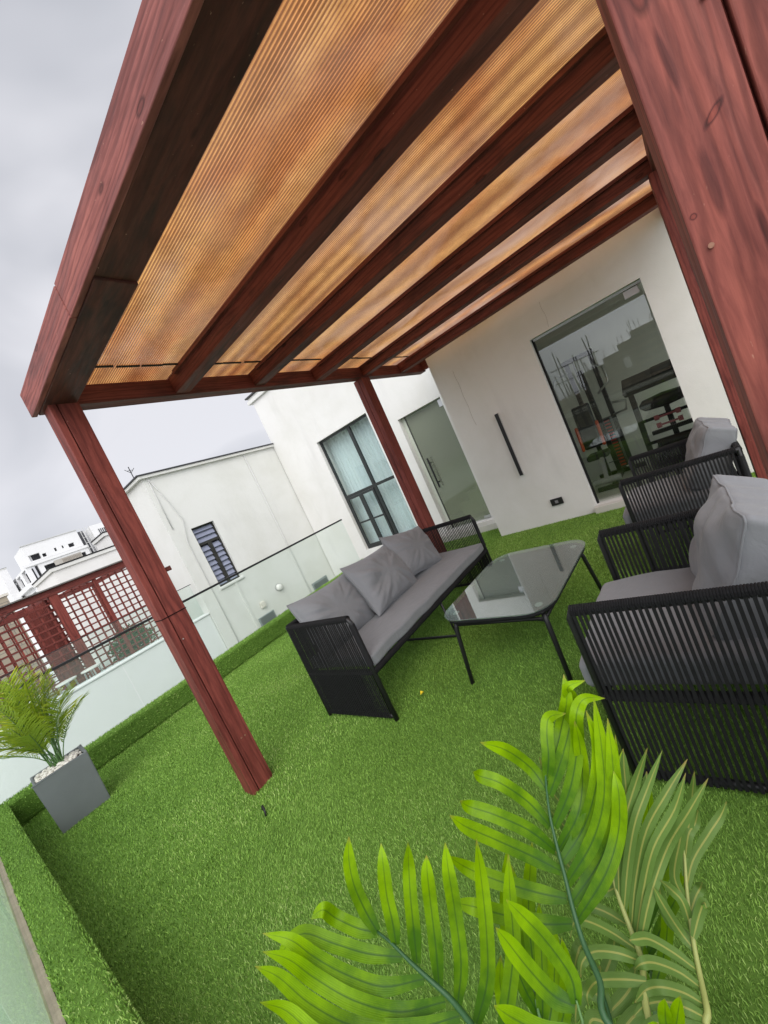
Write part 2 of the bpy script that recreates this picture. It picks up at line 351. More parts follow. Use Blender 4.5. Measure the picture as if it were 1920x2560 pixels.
# ------------------------------------------------------------------ ground
g = MB().box(-.18, 5.84, -2.5, 5.72, -.25, 0); struct('ground', g, TURFB)
struct('street_ground', MB().box(-300, 400, -300, 400, -9.2, -9), CONC)
struct('passage_floor', MB().box(-.18, 5.9, 5.73, 7.6, -3.2, -3), CONC)
GRV = simple('gritty_mortar', (.34, .29, .22), .95, .1, 0, 120, .8, .45)
struct('mortar_strip', MB().box(-.158, -.127, -1.2, 5.66, .0, .215), GRV)
struct('outer_ledge', MB().box(-4, -.19, -4, 7.5, -.42, -.3), simple('concrete_turf_reflection', (.56, .66, .53), .75, .3, 0, 12, .2, .12))  # pale concrete; its green is the turf's reflection in the glass, put into the colour

def blades(name, tris_fn, parent=None, kind=True):
    """tris_fn returns list of (points Nx3, normal Nx3, height, width)"""
    V = []; Rn = []
    for P, Nn, h, wd in tris_fn:
        n = len(P)
        if n == 0: continue
        ang = rng.random(n) * 2 * np.pi
        ref = np.where(np.abs(Nn[:, 2:3]) > .5, np.array([[1., 0, 0]]), np.array([[0., 0, 1.]]))
        t1 = np.cross(Nn, ref); t1 /= np.linalg.norm(t1, axis=1)[:, None]; t2 = np.cross(Nn, t1)
        sidev = t1 * np.cos(ang)[:, None] + t2 * np.sin(ang)[:, None]
        a2 = rng.random(n) * 2 * np.pi; ld = t1 * np.cos(a2)[:, None] + t2 * np.sin(a2)[:, None]
        lean = (rng.random(n) ** .8 * 1.0)[:, None]
        hh = (h * (.55 + .6 * rng.random(n)))[:, None]; w2 = (wd * (.7 + .6 * rng.random(n)))[:, None] / 2
        # nap of the turf: a gentle common lean plus patches
        sw = np.exp(-((P[:, 0] - .75) ** 2 + (P[:, 1] - 2.15) ** 2) / .12)
        nap = np.stack([.18 + 1.1 * sw + .15 * np.sin(P[:, 1] * 2.1 + P[:, 0]), .15 * np.sin(P[:, 0] * 3.3), np.zeros(n)], 1) * (np.abs(Nn[:, 2:3]) > .5)
        mid = P + Nn * hh * .55 + ld * lean * hh * .25 + nap * hh * .2
        tip = P + Nn * hh * (1 - .35 * lean) + ld * lean * hh * .85 + nap * hh * .5
        V.append(np.stack([P - sidev * w2, P + sidev * w2, mid + sidev * w2 * .85, mid - sidev * w2 * .85, tip], 1)); Rn.append(rng.random(n))
    V = np.concatenate(V); r = np.concatenate(Rn); n = len(V)
    off = np.array(parent_world(parent)); V = V - off
    me = bpy.data.meshes.new(name); me.vertices.add(n * 5); me.vertices.foreach_set('co', V.reshape(-1).astype(np.float32))
    base = (np.arange(n) * 5)[:, None]
    loops = np.concatenate([base + np.array([[0, 1, 2, 3]]), base + np.array([[3, 2, 4]])], 1).reshape(-1)
    me.loops.add(n * 7); me.loops.foreach_set('vertex_index', loops.astype(np.int32))
    me.polygons.add(n * 2)
    ls = (np.arange(n) * 7)[:, None] + np.array([[0, 4]]); me.polygons.foreach_set('loop_start', ls.reshape(-1).astype(np.int32))
    me.polygons.foreach_set('loop_total', np.tile([4, 3], n).astype(np.int32)); me.update(calc_edges=True)
    # colour is a property of each fibre: broad patches of the roll plus a random part
    q = V[:, 4] + off
    patch = .08 * np.sin(q[:, 0] * 1.7 + 1.3 * np.sin(q[:, 1] * 1.1)) + .06 * np.sin(q[:, 1] * 4.1 + q[:, 0] * 2.3)
    col = np.clip(.14 + .75 * r + patch + .05 * np.sin(q[:, 0] * 11 + 3 * np.sin(q[:, 1] * 5)) * np.sin(q[:, 1] * 9), 0, 1)
    at = me.attributes.new('rnd', 'FLOAT', 'POINT'); at.data.foreach_set('value', np.repeat(col, 5).astype(np.float32))
    me.materials.append(GRASS)
    o = bpy.data.objects.new(name, me); COL.objects.link(o)
    if parent: o.parent = parent
    if kind: o['kind'] = 'stuff'
    return o
def scatter(x0, x1, y0, y1, dens, z=0.):
    n = int((x1 - x0) * (y1 - y0) * dens)
    P = np.stack([x0 + (x1 - x0) * rng.random(n), y0 + (y1 - y0) * rng.random(n), np.full(n, z)], 1); return P
NZ = lambda n, v: np.tile(np.array([v], float), (n, 1))
parts = []
for (a, b, c, d_, dens, h, wd) in [(.0, 1.6, -.35, 2.4, 36000, .0165, .0023), (1.6, 3.4, -.35, 2.4, 21000, .018, .0030), (0, 3.4, 2.4, 5.56, 15000, .019, .0035), (3.4, 5.84, -.35, 5.56, 10500, .020, .0045), (0, 5.1, -2.4, -.35, 900, .03, .009)]:
    P = scatter(a, b, c, d_, dens)
    # seams between the rolls show as thin lines with fewer fibres
    s1 = np.abs(P[:, 1] - 2.735 + .012 * np.sin(P[:, 0] * 9)) < .008
    s2 = np.abs(P[:, 0] - 3.92 + .01 * np.sin(P[:, 1] * 7)) < .007
    post = (P[:, 0] > .845) & (P[:, 0] < .99) & (P[:, 1] > 2.78) & (P[:, 1] < 2.92)
    gym = (P[:, 0] > 5.06) & (P[:, 1] < 2.72)
    kerbin = (P[:, 0] < .01)
    P = P[~(s1 | s2 | post | gym | kerbin)]
    parts.append((P, NZ(len(P), (0, 0, 1)), h, wd))
turf = blades('artificial_turf', parts); turf['label'] = 'bright green artificial turf laid over the whole terrace floor'; turf['category'] = 'turf'

# kerbs wrapped in turf
def kerb(label, x0, x1, y0, y1, faces, loc):
    k = thing('kerb', label, 'kerb', loc, 'turf covered kerbs under the glass railings')
    MB().box(x0, x1, y0, y1, .001, .245).build('kerb_core', TURFB, k, bevel=.03)
    l = []
    for f, dens, h, wd in faces:
        if f == 'top': P = scatter(x0, x1, y0, y1, dens, .24); l.append((P, NZ(len(P), (0, 0, 1)), h, wd))
        if f == '-y':
            n = int((x1 - x0) * .24 * dens); P = np.stack([x0 + (x1 - x0) * rng.random(n), np.full(n, y0), .24 * rng.random(n)], 1); l.append((P, NZ(n, (0, -1, .25)), h, wd))
        if f == '+x':
            n = int((y1 - y0) * .24 * dens); P = np.stack([np.full(n, x1), y0 + (y1 - y0) * rng.random(n), .24 * rng.random(n)], 1); l.append((P, NZ(n, (1, 0, .25)), h, wd))
    blades('turf_cover', l, k)
kerb('long turf covered kerb under the railing behind the sofa', .0, 5.08, 5.5, 5.66, [('top', 9000, .022, .005), ('-y', 9000, .022, .005)], (2.5, 5.58, 0))
kerb('turf covered kerb along the left edge in the foreground', -.125, .010, -1.2, 5.66, [('top', 20000, .020, .003), ('+x', 9000, .007, .004)], (-.06, 2.2, 0))

# ------------------------------------------------------------------ glass railings
def railing(label, a, b, seams, z0, z1, axis, th=.012, group='frameless glass railings', rail=.028):
    t = thing('glass_railing', label, 'railing', (*a, 0) if z0 > .1 else (*a, 0), group)
    A = Vector((*a, 0)); B = Vector((*b, 0)); d = (B - A).normalized(); Ln = (B - A).length
    for s0, s1 in zip(seams[:-1], seams[1:]):
        p = A + d * (s0 + .003); q = A + d * (s1 - .003)
        mb = MB(); mb.beam(p + Vector((0, 0, (z0 + z1) / 2)), q + Vector((0, 0, (z0 + z1) / 2)), th, z1 - z0); mb.build('glass_pane', GRAIL, t)
    mb = MB(); mb.beam(A + Vector((0, 0, z1 + rail * .4)), B + Vector((0, 0, z1 + rail * .4)), rail * 1.5, rail); mb.build('handrail', BLACK, t, bevel=.003)
    return t
railing('long glass railing with black handrail behind the sofa and planter', (-.13, 5.70), (5.08, 5.70), [0, 1.32, 2.62, 3.93, 5.21], .20, 1.09, 0)
railing('glass railing standing on the left foreground kerb', (-.145, 5.68), (-.145, -1.2), [.02, 1.4, 2.8, 4.2, 5.6, 6.88], .19, 1.09, 1)

# ------------------------------------------------------------------ pergola
pg = thing('pergola', 'red stained timber pergola with orange ribbed roof sheets over the seating', 'pergola', (.9, 2.85, 0))
def post(x0, x1, y0, y1, z0, z1, groove_axis, gpos, m_=WZ, lbl=None):
    mb = MB(); g_ = .0028
    if groove_axis == 'y':       # two boards joined, groove seen on the -X / +X faces
        mb.box(x0, x1, y0, gpos - g_, z0, z1); mb.box(x0 + .002, x1 - .002, gpos + g_, y1, z0, z1); mb.box(x0 + .02, x1 - .02, gpos - g_, gpos + g_, z0, z1)
    else:
        mb.box(x0, gpos - g_, y0, y1, z0, z1); mb.box(gpos + g_, x1, y0 + .002, y1 - .002, z0, z1); mb.box(gpos - g_, gpos + g_, y0 + .02, y1 - .02, z0, z1)
    o = mb.build('post', m_, pg, bevel=.005)
    if lbl: o['label'] = lbl
    return o
ZB = 2.675; ZT = 2.80
p1 = post(.845, .993, 2.785, 2.905, -.01, ZB, 'x', .885, WZ)
p2 = post(3.735, 3.885, 2.835, 2.975, -.01, ZB, 'y', 2.90, WZ)
p3 = post(.842, .996, -.222, -.068, -.01, ZB, 'y', -.182, WZ2, 'large weathered post close to the camera')
p4 = post(3.735, 3.885, -.352, -.204, -.01, ZB, 'y', -.30, WZ)
# joint line and bits on the posts
mb = MB(); mb.box(.8435, .9945, 2.7835, 2.9065, 1.262, 1.268); mb.build('scarf_joint', simple('dark_gap', (.02, .008, .008), .9, .1), p1)
def disc(c, n, r, h, k=12):
    n = Vector(n).normalized(); c = Vector(c); mb = MB(); mb.tube([c, c + n * h], r, k); return mb
NAIL = simple('rusty_nail', (.30, .15, .10), .5, .4, .4, 200, .3, .3)
for c in ((2.02, -.085), (1.62, -.088), (1.255, -.088), (1.92, -.165), (1.48, -.17), (1.30, -.145)):
    disc((.842, c[1], c[0]), (-1, 0, 0), .0042, .0015).build('nail', NAIL, p3)
for z, y in ((.35, 2.785), (.352, 2.785)):
    disc((.955 if y == 2.785 and z == .35 else .93, y, z), (0, -1, 0), .006, .002).build('nail', NAIL, p1)
disc((.90, 2.785, 1.1), (0, -1, 0), .004, .002).build('nail', simple('light_screw', (.5, .5, .5), .4, .5, .6, 50), p1)
MB().box(.994, 1.03, 2.80, 2.83, 1.52, 1.55).build('timber_block', WX, p1, bevel=.002)
# near/left fascia beam of two pieces with a stepped joint, beams, rafters
def bm(name, pts, mt, parent=pg, bev=.004, label=None):
    mb = MB()
    for q in pts: mb.box(*q)
    o = mb.build(name, mt, parent, bevel=bev)
    if label: o['label'] = label
    return o
bm('fascia_board', [(.80, .8245, -.6, 1.9, ZB + .0, ZT + .025), (.797, .8245, 1.903, 2.96, ZB - .002, ZT + .018)], WYL, label='pale weathered outer board')
bm('edge_beam', [(.825, .985, -.6, 1.62, ZB + .004, ZT), (.825, .985, 1.623, 2.93, ZB - .006, ZT)], WYD, label='outer beam with dark stains and a lap joint')
bm('beam', [(.99, 5.24, 2.83, 2.94, ZB, ZT - .002)], WX)
mb = MB(); mb.beam((.99, -.22, (ZB + ZT) / 2), (5.06, -.32, (ZB + ZT) / 2), .11, ZT - ZB); mb.build('beam', WX, pg, bevel=.004)
RAF = [1.645, 2.33, 3.055, 3.83, 4.62, 5.19]
for i, x in enumerate(RAF):
    hw = .052 if i < 5 else .035
    r_ = bm('rafter', [(x - hw, x + hw, -.62 if i < 2 else -.45, 2.828, ZB + .008 + (.002 if i % 2 else 0), ZT)], WY)
    r_.location.z = .004 * (i % 2)
for x in RAF: MB().box(x - .0525, x + (.0525 if x < 5 else .04), -.62, 2.925, ZT + .0008, ZT + .014).build('cover_strip', WY, pg)
# ledger strips either side of the rafters that carry the sheets
xs = [.985] + [v for x in RAF for v in (x - .052, x + .052)]
for i in range(6):
    a = xs[2 * i]; b = xs[2 * i + 1]
    mb = MB(); K = 96
    for j in range(K + 1):
        x = a + .001 + (b - a - .002) * j / K; z = ZT + .003 + .0012 * math.cos(j * math.pi / 1)
        mb.v += [Vector((x, -.6, z)), Vector((x, 2.90, z))]
    mb.f += [(2 * j, 2 * j + 2, 2 * j + 3, 2 * j + 1) for j in range(K)]
    # top sheet lies on the rafters; kept one sheet per bay with a small gap
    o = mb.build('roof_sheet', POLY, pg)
    MB().box(a + .001, a + .022, -.6, 2.70, ZT - .026, ZT - .001).build('batten', WY, pg)
    MB().box(b - .022, b - .001, -.6, 2.70, ZT - .026, ZT - .001).build('batten', WY, pg)
GAPM = simple('black_sealant', (.012, .012, .012), .6, .3, 0, 50)
for i in range(6):
    mb = MB(); a = xs[2 * i]; b = xs[2 * i + 1]; x = a + .02
    while x < b - .04:
        e_ = min(x + random.uniform(.12, .3), b - .02); y = 2.60 + random.uniform(-.01, .01)
        mb.box(x, e_, y, y + .016, ZT - .006, ZT + .0012); x = e_ + random.uniform(0, .03)
    mb.build('sheet_lap', GAPM, pg)

# ------------------------------------------------------------------ gym building (white wall with glass door)
WXP = 5.075
gb = thing('gym_building', 'white rendered building under the pergola with a gym behind its glass door', 'building', (WXP, 1.2, 0))
def wall_x(x0, x1, y0, y1, z0, z1, holes):
    "wall slab between x0..x1 spanning y,z with rectangular holes"
    ys = sorted({y0, y1, *[h[0] for h in holes], *[h[1] for h in holes]}); zs = sorted({z0, z1, *[h[2] for h in holes], *[h[3] for h in holes]})
    mb = MB()
    for a, b in zip(ys[:-1], ys[1:]):
        run = None
        for c, d in zip(zs[:-1], zs[1:]):
            inside = any(h[0] <= a and b <= h[1] and h[2] <= c and d <= h[3] for h in holes)
            if not inside:
                if run is None: run = [c, d]
                else: run[1] = d
            if inside and run: mb.box(x0, x1, a, b, *run); run = None
        if run: mb.box(x0, x1, a, b, *run)
    return mb
mb = wall_x(WXP, WXP + .2, -1.6, 2.68, -.05, 3.05, [(.06, 1.285, .085, 2.29)])
mb.box(WXP + .2, 9.4, 2.52, 2.68, -.05, 3.05); mb.box(9.25, 9.4, -1.6, 2.52, -.05, 3.05); mb.box(WXP + .2, 5.9, -1.75, -1.6, -.05, 3.05); mb.box(8.8, 9.4, -1.75, -1.6, -.05, 3.05); mb.box(5.9, 8.8, -1.75, -1.6, -.05, .5); mb.box(5.9, 8.8, -1.75, -1.6, 2.5, 3.05)
wl = mb.build('wall', WHITE, gb)
MB().box(5.9, 8.8, -1.70, -1.69, .5, 2.5).build('added_side_window', GWIN, gb)  # unseen window and opening added to let daylight into the gym
MB().box(WXP - .01, 9.5, -1.8, 2.70, 3.05, 3.2).build('roof', WHITE2, gb)
MB().box(WXP + .2, 9.25, -1.6, 2.52, -.05, .07).build('floor', FLOORI, gb)
MB().box(WXP + .21, 9.24, -1.59, 2.51, 2.62, 2.66).build('ceiling', INT, gb)
MB().box(WXP + .2005, WXP + .206, -1.59, .05, .07, 2.6).build('inner_wall', INT, gb)
MB().box(9.235, 9.249, -1.59, 2.51, .07, 2.6).build('inner_wall', INT, gb); MB().box(WXP + .21, 9.23, 2.505, 2.519, .07, 2.6).build('inner_wall', INT, gb)
MB().box(WXP - .09, WXP + .199, .0, 1.30, .0, .083).build('doorstep', MARBLE, gb, bevel=.004)
dr = MB(); dr.box(WXP + .09, WXP + .102, .075, 1.262, .10, 2.262); dr = dr.build('glass_door', GDOOR, gb)
MB().box(WXP + .075, WXP + .12, 1.262, 1.284, .085, 2.289).build('door_seal', simple('black_rubber', (.01, .01, .01), .6, .3, 0, 40), dr)
MB().box(WXP + .07, WXP + .125, .061, 1.262, 2.262, 2.289).build('top_rail', STEEL, dr)
MB().box(WXP + .082, WXP + .11, .10, .245, 2.175, 2.255).build('hinge_patch', STEEL, dr, bevel=.003)
CRK = simple('hairline_crack', (.40, .38, .33), .9, .1)
mb = MB(); mb.tube([(WXP - .0005, 2.36 + .006 * math.sin(k * 1.9), 2.45 - k * .09) for k in range(10)], .0022, 4); mb.build('hairline_crack', CRK, gb)
mb = MB(); mb.tube([(WXP - .0005, 1.02 + .008 * math.sin(k * 1.3), 2.62 - k * .05) for k in range(7)], .0018, 4); mb.build('hairline_crack', CRK, gb)
wlt = thing('wall_light', 'slim vertical black bar light on the white wall', 'wall light', (WXP, 2.02, .77))
MB().box(WXP - .035, WXP - .001, 1.985, 2.045, .765, 1.665).build('backplate', simple('pale_cover', (.6, .6, .58), .5, .4, 0, 40), wlt, bevel=.002)
MB().box(WXP - .062, WXP - .036, 1.99, 2.035, .77, 1.66).build('light_bar', BLACK, wlt, bevel=.003)
sk = thing('power_socket', 'small black weatherproof socket low on the white wall', 'socket', (WXP, 1.72, .28))
MB().box(WXP - .028, WXP - .001, 1.64, 1.80, .235, .325).build('cover', simple('black_plastic', (.015, .015, .016), .4, .5, 0, 50), sk, bevel=.006)
MB().box(WXP - .031, WXP - .0285, 1.70, 1.74, .262, .30).build('socket_face', PLAST, sk, bevel=.001)

# ------------------------------------------------------------------ gym machines
RED = simple('red_paint', (.45, .03, .02), .4, .5, 0, 60, .05, .1); ORG = simple('orange_pad', (.62, .09, .03), .5, .4, 0, 60, .1, .1); PAD = simple('black_vinyl', (.02, .02, .022), .45, .5, 0, 70, .1, .2)
mg = thing('multi_gym', 'black multi gym with orange edged back pad behind the glass door', 'gym machine', (6.3, 1.15, .07))
mb = MB()
for y in (1.30, .95): mb.beam((6.55, y, .07), (6.55, y, 1.95), .06, .06)
mb.beam((6.55, .90, 1.95), (6.55, 1.36, 1.95), .06, .06); mb.beam((5.75, 1.12, .11), (6.85, 1.12, .11), .07, .07); mb.beam((6.6, .8, .10), (6.6, 1.45, .10), .07, .06); mb.beam((5.75, .9, .10), (5.75, 1.35, .10), .06, .06)
mb.beam((6.45, 1.12, .15), (6.35, 1.12, 1.75), .07, .07); mb.build('frame', BLACK, mg, bevel=.005)
mb = MB(); mb.box(6.46, 6.66, 1.0, 1.14, .18, .95); mb.build('weight_stack', PAD, mg)
mb = MB()
for k in range(15): mb.box(6.455, 6.459, 1.01, 1.13, .2 + k * .05, .222 + k * .05)
mb.build('stack_marking', RED, mg)
mb = MB(); mb.prism([(0, 0)], 0, 0) if False else None
mb = MB(); M_ = Matrix.Translation((6.22, 1.28, .95)) @ Matrix.Rotation(R(8), 4, 'Y')
mb.box(-.04, .03, -.13, .13, -.32, .34, M_); mb.build('back_pad', PAD, mg, bevel=.03)
for q in ((-.17, -.125), (.125, .17)): MB().box(-.05, .0, *q, -.33, .05, M_).build('pad_edge', ORG, mg, bevel=.02)
MB().box(5.95, 6.25, 1.1, 1.4, .48, .56).build('seat', PAD, mg, bevel=.03)
for p_ in ([(6.4, .95, 1.75), (6.1, .8, 1.68), (6.0, .78, 1.45), (6.0, .95, 1.35)], [(6.4, 1.3, 1.8), (6.1, 1.45, 1.75), (6.0, 1.5, 1.5)], [(6.3, .9, .98), (6.15, .72, 1.0), (6.1, .68, 1.12), (6.1, .85, 1.16)]): MB().tube(p_, .015, 8).build('press_arm', STEEL, mg, smooth=True)
MB().tube([(6.45, 1.12, 1.9), (6.1, 1.12, 1.93), (6.05, 1.12, 1.5)], .007, 6).build('cable', BLACK, mg); MB().tube([(5.9, 1.12, .4), (6.5, 1.08, .3)], .006, 6).build('cable', BLACK, mg)
mb = MB(); mb.beam((5.98, 1.2, .5), (5.78, 1.2, .2), .05, .05); mb.tube([(5.78, 1.02, .2), (5.78, 1.38, .2)], .045, 12); mb.build('leg_lever', PLAST, mg)
tm = thing('treadmill', 'black treadmill seen through the glass door beside the bench', 'treadmill', (6.2, .45, .07))
mb = MB(); mb.beam((6.0, .62, .1), (6.25, .62, 1.22), .07, .05); mb.beam((6.0, .02, .1), (6.25, .02, 1.22), .07, .05)
mb.beam((6.06, .62, .45), (6.06, .02, .45), .04, .04); mb.beam((6.12, .62, .75), (6.12, .02, .75), .04, .04); mb.build('upright', BLACK, tm, bevel=.006)
mb = MB(); M_ = Matrix.Translation((6.2, .32, 1.27)) @ Matrix.Rotation(R(-25), 4, 'Y'); mb.box(-.2, .16, -.36, .36, -.05, .05, M_); mb.box(-.1, .1, -.3, .0, .05, .09, M_); mb.build('console', PAD, tm, bevel=.04, seg=3)
MB().box(6.0, 7.5, .02, .62, .08, .2).build('deck', BLACK, tm, bevel=.02)
for y in (.66, -.02): MB().tube([(5.95, y, 1.2), (6.5, y, 1.15), (6.9, y, .95)], .022, 8).build('handrail', PLAST, tm, smooth=True)
wb = thing('weight_bench', 'black padded weight bench in front of the treadmill', 'weight bench', (5.75, .32, .07))
mb = MB(); M_ = Matrix.Translation((5.75, .26, .98)) @ Matrix.Rotation(R(12), 4, 'Y') @ Matrix.Scale(1.6, 4, (0, 1, 0)); 
mb.tube([(M_ @ Vector((0, y, 0))) for y in (-.17, -.14, 0, .14, .17)], [.02, .07, .09, .07, .02], 14); mb.build('pad', PAD, wb, smooth=True)
mb = MB(); mb.beam((5.78, .26, .1), (5.76, .26, .95), .06, .06); mb.beam((5.72, .02, .62), (5.72, .5, .62), .05, .05); mb.beam((5.5, .26, .11), (6.0, .26, .11), .06, .05); mb.build('frame', BLACK, wb, bevel=.005)
mb = MB(); mb.tube([(5.7, .04, .48), (5.7, .48, .48)], .05, 12); mb.build('roller', PAD, wb)
db = thing('dumbbell', 'small pink dumbbell held on the bench frame', 'dumbbell', (5.68, .3, .7))
mb = MB()
for z in (.8, .7): mb.tube([(5.66, .16, z), (5.66, .40, z)], .012, 8); mb.tube([(5.66, .14, z), (5.66, .19, z)], .032, 8); mb.tube([(5.66, .37, z), (5.66, .42, z)], .032, 8)
mb.build('bar_and_weights', simple('pink_vinyl', (.35, .10, .12), .5, .4, 0, 50), db)

# ------------------------------------------------------------------ white house C with big window and glass door
CX = 5.85
hc = thing('white_house', 'tall white rendered house with curtained window and green glass door', 'house', (CX, 5, 0))
mb = wall_x(CX, CX + .22, 2.70, 7.60, -3, 4.28, [(4.69, 6.24, .215, 2.755), (3.12, 4.08, .12, 2.34)])
mb.box(CX + .22, 9.6, 7.45, 7.60, -3, 4.28); mb.box(CX + .22, 9.6, 2.701, 2.80, -3, 4.28); mb.box(9.45, 9.6, 2.8, 7.45, -3, 4.28); mb.build('wall', WHITE, hc)
mb = MB(); mb.prism([(CX - .05, 2.69), (9.7, 2.69), (9.7, 7.72), (CX - .05, 7.72)], 4.285, 4.36); mb.prism([(CX - .02, 2.69), (9.7, 2.69), (9.7, 7.69), (CX - .02, 7.69)], 4.362, 4.42); mb.build('parapet_coping', WHITE2, hc, bevel=.006)
mb = MB(); mb.box(CX - .06, 9.7, 2.69, 7.73, 4.422, 4.45); mb.build('roof_flashing', simple('dark_flashing', (.06, .06, .06), .6, .3, 0, 40), hc)
MB().box(CX + .22, 9.45, 2.8, 7.45, 0, .1).build('floor', FLOORI, hc)
MB().box(CX + .23, 9.44, 2.81, 7.44, 2.9, 3.0).build('ceiling', INT, hc)
MB().box(CX + 1.6, CX + 1.7, 2.81, 7.44, .1, 2.9).build('inner_wall', CREAM, hc)
MB().box(CX - .30, CX + .1, 2.72, 4.30, .0, .105).build('doorstep', MARBLE, hc, bevel=.005)
# window frame, bars and panes
wf = MB(); y0, y1, z0, z1 = 4.69, 6.24, .215, 2.755; fx = CX + .07
def bar(mb, ya, yb, za, zb, t=.045, d=.05): mb.box(fx, fx + d, ya, yb, za, zb)
for q in ((y0, y0 + .045, z0, z1), (y1 - .045, y1, z0, z1), (y0 + .045, y1 - .045, z0, z0 + .05), (y0 + .045, y1 - .045, z1 - .045, z1)): bar(wf, *q)
ym = 5.32; zm = 1.44
bar(wf, ym - .035, ym + .035, z0 + .05, zm - .03); bar(wf, ym - .035, ym + .035, zm + .03, z1 - .045); bar(wf, y0 + .045, y1 - .045, zm - .03, zm + .03)
wfr = wf.build('window', DARKF, hc, bevel=.003)
mb = MB(); f2 = fx - .018
for a, b in ((ym + .036, 5.76), (5.764, y1 - .046)):
    for q in ((a, a + .05, z0 + .051, zm - .031), (b - .05, b, z0 + .051, zm - .031), (a + .05, b - .05, z0 + .051, z0 + .10), (a + .05, b - .05, zm - .08, zm - .031), (a + .05, b - .05, .80, .835)): mb.box(f2, f2 + .03, *q)
mb.build('casement', DARKF, wfr, bevel=.002)
mb = MB()
mb.box(fx + .02, fx + .028, y0 + .046, y1 - .046, z0 + .051, z1 - .046); mb.build('pane', GWIN, wfr)
mb = MB(); n = 260
CUR = mat('sheer_curtain', (.74, .80, .82), .9, .1)[0]
vs = []
for i in range(n + 1):
    y = 4.5 + (6.45 - 4.5) * i / n; a = .022 * math.sin(y * 62 + 1.5 * math.sin(y * 7)) + .014 * math.sin(y * 23 + 2)
    vs.append((CX + .32 + a, y))
b0 = 0
for z, k in ((.13, 1.25), (1.5, 1.0), (2.85, .8)):
    for (x, y) in vs: mb.v.append(Vector((CX + .32 + (x - CX - .32) * k, y + .01 * math.sin(z * 2 + y * 5), z)))
for r_ in range(2):
    for i in range(n): a = r_ * (n + 1) + i; mb.f.append((a, a + 1, a + n + 2, a + n + 1))
mb.build('curtain', CUR, hc, smooth=True)
dd = MB(); dd.box(CX + .10, CX + .112, 3.13, 3.985, .135, 2.325); dd = dd.build('glass_door', GDOOR2, hc)
MB().box(CX + .09, CX + .12, 3.9855, 3.998, .125, 2.335).build('door_seal', BLACK, dd)
MB().box(CX + .10, CX + .112, 4.0, 4.078, .125, 2.335).build('side_panel', simple('pale_frame', (.55, .58, .50), .4, .4, 0, 30), dd)
for dx in (-.07, .07):
    mb = MB(); mb.tube([(CX + .106 + dx, 3.86, .93), (CX + .106 + dx, 3.86, 1.50)], .016, 10)
    for z in (1.03, 1.40): mb.tube([(CX + .106 + dx, 3.86, z), (CX + .106 + (.008 if dx > 0 else -.008), 3.86, z)], .011, 8)
    mb.build('handle', BLACK, dd, smooth=False)
MB().box(CX + .085, CX + .099, 3.15, 3.24, 2.2, 2.32).build('hinge_patch', STEEL, dd); MB().box(CX + .085, CX + .099, 3.15, 3.30, .137, .18).build('hinge_patch', STEEL, dd)
# stair flank inside, pale
mb = MB(); mb.prism([(0, 0)], 0, 0) if False else None
mb = MB()
for k in range(5): mb.box(CX + .9, CX + 1.55, 2.9 + k * .25, 3.15 + k * .25, .1, 1.1 - k * .18)
mb.build('staircase', CREAM, hc)

# ------------------------------------------------------------------ house B with louvre window
BX, BY, BT = 3.024, 7.62, 3.20
hb = thing('neighbour_house', 'weathered white flat roofed house with a small louvre window', 'house', (BX, BY, -3))
mb = MB(); W_ = (3.39, 3.83, .885, 2.10)
def wall_y(mb, x0, x1, y0, y1, z0, z1, holes):
    t = wall_x(y0, y1, x0, x1, z0, z1, holes)
    b = len(mb.v); mb.v += [Vector((v.y, v.x, v.z)) for v in t.v]; mb.f += [tuple(b + i for i in reversed(f)) for f in t.f]
wall_y(mb, BX, 9.6, BY, BY + .2, -3, BT, [W_]); mb.box(BX, BX + .2, BY + .2, 9.47, -3, BT); mb.box(BX + .2, 9.6, 9.27, 9.47, -3, BT); mb.box(BX + .2, 9.6, BY + .2, 9.27, BT - .15, BT)
mb.build('wall', WHITE2, hb)
mb = MB(); mb.box(BX - .06, 5.84, BY - .06, BY + .25, BT + .001, BT + .055); mb.box(BX - .06, BX + .25, BY + .251, 9.5, BT + .001, BT + .055); mb.build('parapet_coping', WHITE2, hb, bevel=.006)
mb = MB(); mb.box(BX - .08, 5.84, BY - .08, BY + .24, BT + .057, BT + .078); mb.box(BX - .08, BX + .24, BY + .241, 9.52, BT + .057, BT + .078); mb.build('roof_flashing', simple('dark_flashing_strip', (.05, .05, .055), .6, .3, 0, 40), hb)
mb = MB(); fy = BY + .06; a, b, c, d = W_
OLDF = simple('old_dark_frame', (.035, .035, .032), .8, .2, 0, 90, .5, .6)
for q in ((a, a + .03, c, d), (b - .03, b, c, d), (a + .03, b - .03, c, c + .03), (a + .03, b - .03, d - .03, d), (a + .03, b - .03, d - .36, d - .31), ((a + b) / 2 - .035, (a + b) / 2 + .035, c + .03, d - .36)): mb.box(q[0], q[1], fy, fy + .05, q[2], q[3])
wn = mb.build('window', OLDF, hb)
mb = MB(); LV = simple('louvre_glass', (.25, .27, .36), .25, .6, 0, 30, .05, .25)
for (xa, xb, za, zb) in ((a + .032, (a + b) / 2 - .037, c + .035, d - .37), ((a + b) / 2 + .037, b - .032, c + .035, d - .37), (a + .032, b - .032, d - .305, d - .035)):
    z = za
    while z < zb - .02:
        mb.quad((xa, fy + .045, z + .095), (xb, fy + .045, z + .095), (xb, fy + .005, z), (xa, fy + .005, z)); mb.box(xa, xb, fy + .001, fy + .006, z - .004, z + .003); z += .1
mb.build('louvre_slats', LV, wn)
MB().box(a - .03, b + .04, BY - .035, BY + .02, c - .05, c - .002).build('window_sill', WHITE2, wn, bevel=.01)
MB().box(a + .02, b - .02, BY + .19, BY + .199, c, d).build('shade', simple('dark_interior', (.05, .05, .06), .8, .1, 0, 20), wn)
